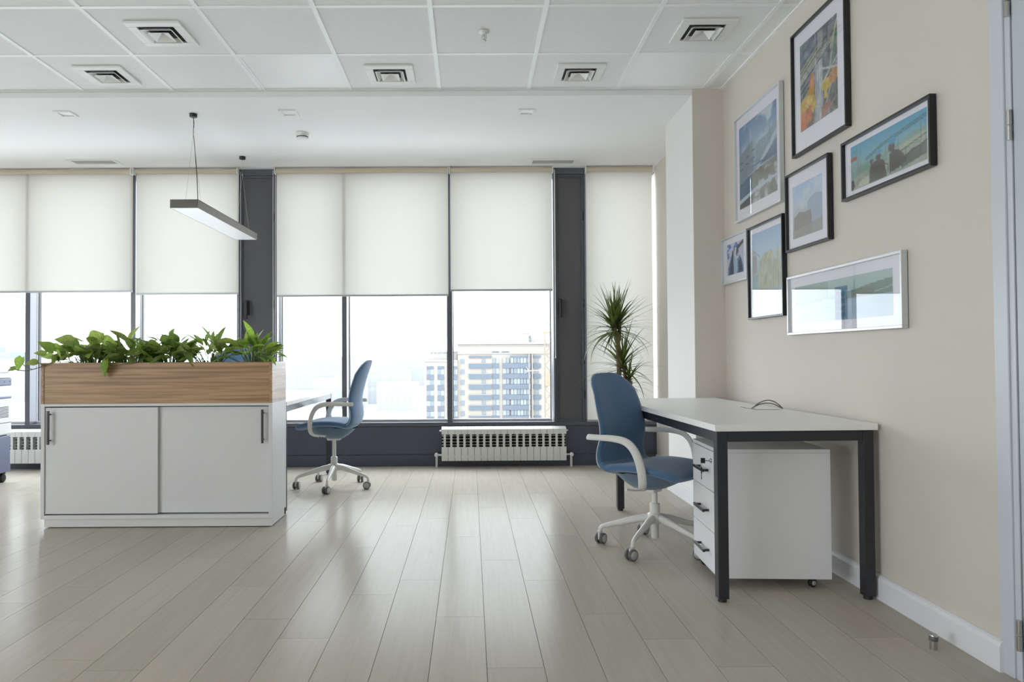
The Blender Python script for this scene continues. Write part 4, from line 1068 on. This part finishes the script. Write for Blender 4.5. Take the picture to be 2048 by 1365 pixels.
bushy(-2.385, .17, .150, ('ha', 'ha', 'hb'), 64, .108, 'variegated pothos at the left end of the planter box, its vine hanging over the end', 11,
      [facing('ha', -.06, .175, -.6, .12, .115, -.9), facing('ha', .05, .185, .3, .12, .13, -1.0), facing('ha', .12, .175, .55, -.05, .12, -1.1), ('hc', (-.155, -.06, .13), (-.35, -.3, .10), .09, -1.0, 0), ('hc', (-.10, -.1, .10), (.35, -.2, -.35), .085, -1.1, 0), ('ha', (-.20, -.06, .085), (-.4, -.2, .05), .07, -.9, 1)])
pc = bushy(-2.12, .15, .150, ('lb', 'lb', 'ha', 'hb'), 66, .102, 'dense mixed foliage second from the left in the planter box', 12,
      [facing('ha', -.055, .155, .05, .22, .125, -1.3), facing('la', .03, .16, -.25, .22, .15, -.7), facing('lc', .085, .10, .02, .2, .10, -.5), facing('lb', -.14, .06, .5, .12, .16, -.9)])
bushy(-1.88, .14, .150, ('hb', 'lb', 'ha', 'lb'), 66, .102, 'dark mixed foliage in the middle of the planter box', 13,
      [facing('hb', -.02, .165, .3, .12, .11, -1.0), facing('ha', -.10, .15, .4, .02, .10, -1.0), facing('la', -.12, .11, -.4, -.06, .13, -.8), facing('lc', -.14, .055, .6, -.05, .13, -.9)])
bushy(-1.625, .13, .140, ('lb', 'la', 'lb'), 60, .097, 'upright long leaved plant second from the right in the planter box', 14,
      [facing('lb', .045, .15, -.14, .32, .15, -.5), facing('la', .06, .165, .8, .12, .19, -.6, 1), facing('la', -.09, .10, -.1, .24, .11, -1.0, 2), facing('lc', .0, .03, .1, -.15, .08, -1.1)])
bushy(-1.355, .14, .125, ('lc', 'lb', 'lc'), 62, .092, 'bright green peace lily at the right end of the planter box', 15,
      [facing('lc', .02, .165, -.10, .34, .155, .2, 0), facing('lc', .09, .12, .35, .2, .11, -.8), facing('lc', -.07, .15, .25, .08, .09, -.9), facing('la', -.05, .13, -.7, -.02, .13, -.6, 1), facing('lb', -.13, .02, -.3, -.12, .10, -.6)])
# trailing vines (parts of their plants)
po = [o for o in bpy.data.objects if o.name == 'potted_foliage'][0]
vn = MB(); ox, oy, oz = -2.445, 4.60, .956
def VP(x, y, z): return (x - ox, y - oy, z - oz)
vn.tube(catmull([VP(-2.42, 4.52, .985), VP(-2.52, 4.46, 1.006), VP(-2.60, 4.44, 1.001), VP(-2.67, 4.43, .972), VP(-2.74, 4.42, .955), VP(-2.80, 4.42, .962), VP(-2.835, 4.42, .978)], 5), .0026, 6)
vn.tube(catmull([VP(-2.70, 4.42, .962), VP(-2.74, 4.42, .978), VP(-2.77, 4.42, 1.005)], 4), .002, 6)
vn.tube(catmull([VP(-2.64, 4.43, .985), VP(-2.67, 4.42, 1.005), VP(-2.69, 4.42, 1.01)], 4), .002, 6)
vn.build('vine', M_vine, po)
for kind, p, d, s, roll, v in (('hc', VP(-2.765, 4.42, 1.035), (-.15, -.2, -.5), .082, -.7, 2), ('hc', VP(-2.80, 4.42, .972), (-.5, -.2, -.12), .05, -.8, 1), ('ha', VP(-2.67, 4.42, 1.005), (-.6, -.3, .02), .07, -.9, 1),
                               ('ha', VP(-2.62, 4.42, 1.055), (-.3, -.2, .05), .065, -.9, 0), ('hc', VP(-2.575, 4.42, 1.075), (-.25, -.25, .25), .10, -1.2, 0), ('hc', VP(-2.555, 4.42, 1.06), (.35, -.25, -.2), .095, -1.1, 0), ('ha', VP(-2.575, 4.43, 1.04), (.02, -.2, -.4), .05, -1.0, 0)):
    put_leaf(po, kind, p, d, s, roll, v)
p2 = [o for o in bpy.data.objects if o.name == 'potted_foliage.001'][0]; ox, oy, oz = -2.12, 4.60, .956
vn = MB()
vn.tube(catmull([VP(-2.03, 4.5, 1.0), VP(-2.07, 4.435, 1.004), VP(-2.12, 4.43, .985), VP(-2.16, 4.428, .98), VP(-2.19, 4.428, .995), VP(-2.205, 4.428, 1.015)], 5), .0026, 6)
vn.tube(catmull([VP(-2.0, 4.5, 1.0), VP(-2.04, 4.435, 1.002), VP(-2.09, 4.43, .99)], 4), .003, 6)
vn.build('vine', M_vine, p2)
put_leaf(p2, 'hc', VP(-2.20, 4.425, 1.015), (-.12, -.12, -1), .105, .5, 0, up=(0, -1, .1))
put_leaf(p2, 'la', VP(-2.19, 4.425, 1.025), (.5, -.2, .2), .10, -.6, 0)

# dracaena
DR = empty('dracaena', (1.281, 6.40, 0), 0, 'tall dracaena with spiky narrow leaves in front of the lowered blind', 'plant')
MB().lathe([(0.0, 0.0), (0.076, 0.0), (0.081, 0.01), (0.112, 0.23), (0.117, 0.24), (0.108, 0.24), (0.104, 0.20)], n=32).build('pot', M_pot, DR)
MB().lathe([(0.105, 0.202), (0, 0.205)], n=24).build('soil', M_soil, DR)
tk = MB()
tk.tube(catmull([(.0, 0, .2), (.012, 0, .5), (.02, .0, .8), (.012, 0, 1.0), (.010, 0, 1.14)], 4), [.022] * 8 + [.020] * 9, 12)
tk.tube(catmull([(.010, 0, 1.13), (-.006, -.01, 1.18), (-.018, -.01, 1.24), (-.012, -.01, 1.30)], 4), .015, 10)
tk.tube(catmull([(.010, 0, 1.13), (.024, .01, 1.18), (.028, .01, 1.25), (.024, .01, 1.31)], 4), .015, 10)
tk.tube(catmull([(.03, 0, .2), (.06, .01, .5), (.075, .01, .75), (.065, .01, .93)], 4), .015, 10)
tk.tube(catmull([(.04, 0, .2), (.08, -.02, .45), (.105, -.02, .65), (.115, -.02, .80)], 4), .015, 10)
tk.build('trunk', M_trunk, DR)
def blade(name, L, w, droop, seed):
    rr = random.Random(seed); n = 9; v = []; f = []
    ang = 0.0; x = z = 0.0
    for i in range(n + 1):
        q = i / n; hw = w * (.55 + .45 * math.sin(PI * min(1, q * 1.6 + .12))) * (1 - q ** 3) * .5 + .0006
        for u in (-1, 0, 1): v.append((x, u * hw, z + .25 * abs(u) * hw))
        ang = -droop * q ** 1.5; x += math.cos(ang) * L / n; z += math.sin(ang) * L / n
    for i in range(n):
        for k in range(2): f.append((i * 3 + k, i * 3 + k + 1, (i + 1) * 3 + k + 1, (i + 1) * 3 + k))
    me = bpy.data.meshes.new(name); me.from_pydata(v, [], f); me.materials.append(M_leaf_d)
    me.polygons.foreach_set('use_smooth', [True] * len(f)); me.update(); return me
BL = [blade('leaf', .46, .027, d_, i) for i, d_ in enumerate((.15, .5, .9, 1.4))]
rr = random.Random(44)
def head(c, n, el0, el1, sc, spread=0.0):
    for i in range(n):
        q = (i + .5) / n; az = i * 2.39996 + rr.uniform(-.3, .3)
        el = el1 + (el0 - el1) * q + rr.uniform(-.15, .15)
        s = sc * rr.uniform(.75, 1.1); R = Matrix.Rotation(az, 4, 'Z') @ Matrix.Rotation(-el, 4, 'Y')
        o = bpy.data.objects.new('leaf', BL[0 if el > 1.1 else rr.choice((0, 1, 1, 2) if el > .4 else (1, 1, 2, 3))]); COL.objects.link(o); o.parent = DR
        o.matrix_local = Matrix.Translation(Vector(c) + Vector((0, 0, -.07 + .09 * (1 - q) + .02))) @ R @ Matrix.Scale(s, 4)
head((-.030, -.01, 1.27), 62, -.35, 1.45, .84)
head((.010, .01, 1.28), 62, -.35, 1.45, .86)
head((.050, .01, .93), 56, -.25, 1.4, .90)
head((.100, -.02, .80), 40, -.3, 1.3, .66)

# ------------------------------------------------------------------ the city outside
M_fac = mat('facade_beige', (0.175, 0.158, 0.139, 1), 0.8, var=.02, scale=(.4, .4, .4))
M_fac2 = mat('facade_white', (0.185, 0.173, 0.160, 1), 0.8)
M_band = mat('facade_blue_band', (0.050, 0.062, 0.079, 1), 0.7, var=.06, scale=(1, 1, 1))
M_win = mat('tower_glass', (0.066, 0.080, 0.095, 1), 0.25)
M_win2 = mat('tower_glass_pale', (0.112, 0.128, 0.135, 1), 0.3)
M_crane = mat('crane_paint', (0.135, 0.105, 0.07, 1), 0.6)
M_snow = mat('snowy_ground', (0.50, 0.51, 0.52, 1), 0.9, var=.06, scale=(.01, .01, .01))
M_city = mat('far_block_hazed_render', (0.172, 0.176, 0.183, 1), 0.9)  # haze is put into this pale wall colour
M_citywin = mat('far_block_hazed_window', (0.155, 0.162, 0.172, 1), 0.7)  # close to the wall tone, so the haze is painted in
M_green = mat('pale_green_roof', (0.145, 0.178, 0.175, 1), 0.8)
tag(B(-9000, 9000, 40, 9000, -45.5, -45).build('ground', M_snow), kind='structure')
TY = 205.0; K = 7.136
def tx(px): return -12.762 + (px - 850) / K
def tz(py): return 2.179 - (py - 703) / K
FP = 20.85 / K
TW = empty('apartment_tower', (tx(985), TY, -45), 0, 'beige apartment tower with dark blue balcony bands outside the window', 'building')
ox_, oy_, oz_ = tx(985), TY, -45
def tb(x0, x1, y0, y1, z0, z1, mb=None):
    return (mb or MB()).box(x0 - ox_, x1 - ox_, y0, y1, z0 - oz_, z1 - oz_)
tb(tx(915), tx(1150), 0.0, 16, -45, tz(689)).build('wall', M_fac, TW)
mb = tb(tx(913), tx(1152), -.5, 16.5, tz(690), tz(686)); tb(tx(914), tx(1151), -.35, 0, tz(709), tz(707), mb); tb(tx(914), tx(1151), -.3, 0, tz(693), tz(692), mb); mb.build('cornice', M_fac2, TW)
mb = tb(tx(925), tx(932), 4, 8, tz(686), tz(683)); tb(tx(962), tx(985), 4, 8, tz(686), tz(681), mb); tb(tx(1006), tx(1032), 4, 8, tz(686), tz(682), mb); tb(tx(1063), tx(1074), 3, 9, tz(686), tz(671), mb); tb(tx(1048), tx(1062), 3.2, 8.8, tz(669), tz(667), mb)
mb.build('roof_house', M_fac2, TW)
mb = MB()
for p0, p1 in ((984.5, 998), (1004, 1018)): tb(tx(p0), tx(p1), -.2, 0, tz(706), tz(704), mb)
mb.build('vent_slot', M_band, TW)
for i in range(9):
    zt = tz(719) - FP * i
    tb(tx(921), tx(929), -.12, 0.05, zt - 1.3, zt).build('window', M_win, TW)
    # recessed balcony stack
    zb_ = tz(728) - FP * i
    tb(tx(938), tx(983), -.55, .1, zb_ - 1.35, zb_).build('balcony_front', M_band, TW)
    tb(tx(939), tx(982), -.6, .1, zb_, zb_ + .1).build('railing', M_fac2, TW)
    tb(tx(963), tx(971), -.1, 0.05, zb_ + .15, zb_ + 1.25).build('window', M_win, TW)
    # glazed strip
    tb(tx(985), tx(998), -.25, 0.05, zb_ - 1.35, zb_ - .05).build('spandrel', M_band, TW)
    for q in range(2): tb(tx(985.3 + q * 6.5), tx(991 + q * 6.5), -.25, 0.05, zb_ + .0, zb_ + 1.5).build('window', M_win2 if q else M_win, TW)
    # large balconies
    tb(tx(1005), tx(1061), -.9, .1, zb_ - 1.35, zb_).build('balcony_front', M_band, TW)
    for q in range(2): tb(tx(1005.5 + 6.5 * q), tx(1011.4 + 6.5 * q), -.6, 0.05, zb_ + .05, zb_ + 1.5).build('window', M_win2 if q == 0 else M_win, TW)
    for q in range(6):
        tb(tx(1021 + 6.4 * q), tx(1026.6 + 6.4 * q), -.6, 0.05, zb_ + .05, zb_ + 1.5).build('window', M_win2 if (q * 7 + i * 3) % 4 < 2 else M_win, TW)
    tb(tx(1066), tx(1081), -.4, .1, zb_ - 1.35, zb_ - .1).build('balcony_front', M_band, TW)
    tb(tx(1069), tx(1077), -.1, 0.05, zb_ + .1, zb_ + 1.3).build('window', M_win, TW)
tb(tx(938), tx(983), -.4, .1, tz(717), tz(713)).build('canopy', M_band, TW)
tb(tx(1021), tx(1061), -.7, .1, tz(717), tz(713)).build('canopy', M_band, TW)
tb(tx(1066), tx(1081), -.4, .1, tz(717), tz(713)).build('canopy', M_band, TW)
mb = MB()
for px in (1057.5, 1064): tb(tx(px) - .13, tx(px) + .13, -1.0, 0, -45, tz(710), mb)
mb.build('downpipe', M_fac2, TW)
tb(tx(1061.8), tx(1062.8), 2.6, 8.8, tz(684.5), tz(673.5)).build('roof_edge_strip', M_band, TW)  # dark strip along the roof house's left edge
# lower wing
tb(tx(849), tx(914.9), -1.5, 14, -45, tz(722)).build('wing_wall', M_fac, TW)
mb = tb(tx(848), tx(914.9), -1.8, 14, tz(724), tz(721)); tb(tx(851), tx(914), 2, 10, tz(721), tz(703), mb); mb.build('wing_parapet', M_fac2, TW)
for (a, b2) in ((854, 868), (875.5, 888), (906.5, 914.5)):
    tb(tx(a), tx(b2), -1.7, -1.45, tz(738.5), tz(733)).build('spandrel', M_band, TW)
    for i in range(8):
        z = tz(739) - FP * i
        w_ = (b2 - a) / 2
        for q in range(2): tb(tx(a + q * w_ + .2), tx(a + (q + 1) * w_ - .2), -1.65, -1.45, z - 1.45, z - .05).build('window', M_win2 if (q + i) % 2 else M_win, TW)
        tb(tx(a), tx(b2), -1.75, -1.45, z - 2.9, z - 1.5).build('spandrel', M_band, TW)
mb = tb(tx(890.5), tx(892), -1.7, -1.4, -45, tz(733)); mb.build('downpipe', M_fac2, TW)
# roof sign: small upright strokes, too small in the photograph to read
rr = random.Random(9); mb = MB(); x = 862.5
while x < 913:
    w_ = rr.uniform(1.6, 2.6)
    tb(tx(x), tx(x + .55), -1.6, -1.4, tz(708.5), tz(705), mb)
    if rr.random() < .75: tb(tx(x + w_ - .6), tx(x + w_), -1.6, -1.4, tz(708.5), tz(705), mb)
    if rr.random() < .7: tb(tx(x), tx(x + w_), -1.6, -1.4, tz(705.6), tz(705), mb)
    if rr.random() < .5: tb(tx(x), tx(x + w_), -1.6, -1.4, tz(707), tz(706.5), mb)
    if rr.random() < .3: tb(tx(x), tx(x + w_), -1.6, -1.4, tz(708.5), tz(708), mb)
    x += w_ + .9
mb.build('roof_sign', M_band, TW)

CR = empty('tower_crane', (tx(1090), 198, -45), 0, 'pale yellow tower crane mast beside the beige apartment tower', 'crane')
hw_ = .75; H2 = 45 + tz(668); mb = MB()
for sx in (-1, 1):
    for sy in (-1, 1): mb.tube([(sx * hw_, sy * hw_, 0), (sx * hw_, sy * hw_, H2)], .10, 6)
z = 0; k = 0
while z + 1.6 < H2:
    for sy in (-1, 1):
        mb.tube([(-hw_ * (1 if k % 2 else -1), sy * hw_, z), (hw_ * (1 if k % 2 else -1), sy * hw_, z + 1.6)], .06, 5)
        mb.tube([(sy * hw_, -hw_, z), (sy * hw_, hw_, z + 1.6)], .06, 5)
    mb.tube([(-hw_, -hw_, z), (hw_, -hw_, z)], .05, 5); z += 1.6; k += 1
mb.build('mast', M_crane, CR)
mb = MB().tube([(-.5, 0, H2), (0, 0, H2 + 3.2)], .12, 6).tube([(.5, 0, H2), (0, 0, H2 + 3.2)], .12, 6)
mb.tube([(math.cos(q) * .5, 0, H2 + 3.4 + math.sin(q) * .5) for q in [i * PI / 6 for i in range(13)]], .08, 5); mb.box(-1.3, 1.1, -.8, .8, H2 - .3, H2 + .2); mb.build('mast_head', M_crane, CR)
B(-.9, .9, -.9, .6, 45 + tz(772), 45 + tz(746), ch=.1).build('cab', M_crane, CR)
MB().tube([(-.7, -.5, 45 + tz(741)), (-6.4, -.5, 45 + tz(742.5))], .14, 6).tube([(-5.2, -.5, 45 + tz(742)), (-5.9, -.5, 45 + tz(734))], .08, 6).tube([(-5.2, -.5, 45 + tz(742)), (-6.3, -.5, 45 + tz(747))], .08, 6).build('tie_arm', M_fac2, CR)

rr = random.Random(21)
blocks = [(-160, 700, 60, 30), (-115, 640, 46, 26), (-78, 690, 40, 27), (-60, 600, 34, 24), (-98, 820, 60, 30), (-215, 800, 70, 30), (-290, 860, 80, 32), (-330, 640, 60, 28), (-255, 600, 50, 27), (-190, 560, 46, 24),
          (-150, 1050, 80, 34), (-60, 1100, 70, 30), (-420, 1050, 90, 36), (-30, 900, 50, 30), (-480, 820, 80, 30), (-120, 1500, 120, 40), (-300, 1500, 130, 44), (60, 1400, 100, 40), (130, 1000, 70, 34)]
for x, y, w_, h_ in blocks:
    t = empty('apartment_block', (x, y, -45), 0, 'pale apartment block low down in the haze outside the windows', 'building', 'hazy apartment blocks far below the windows')
    B(-w_ / 2, w_ / 2, 0, 14, 0, h_).build('wall', M_city, t)
    mb = MB()
    for k in range(int(h_ / 3) - 1):
        for q in range(int(w_ / 5)):
            mb.box(-w_ / 2 + 1.5 + q * 5, -w_ / 2 + 3.8 + q * 5, -.15, .05, 2 + k * 3, 3.6 + k * 3)
    o = mb.build('window_rows', M_citywin, t); o['kind'] = 'stuff'
t = empty('green_roofed_building', (-515, 760, -45), 0, 'large pale building with a greenish stepped roof at the far left window', 'building')
B(-60, 62, 0, 40, 0, 45.5).build('wall', M_city, t); B(-40, 36, 2, 38, 45.5, 52).build('roof', M_green, t); B(-12, 12, 6, 34, 52, 58).build('roof_house', M_green, t)
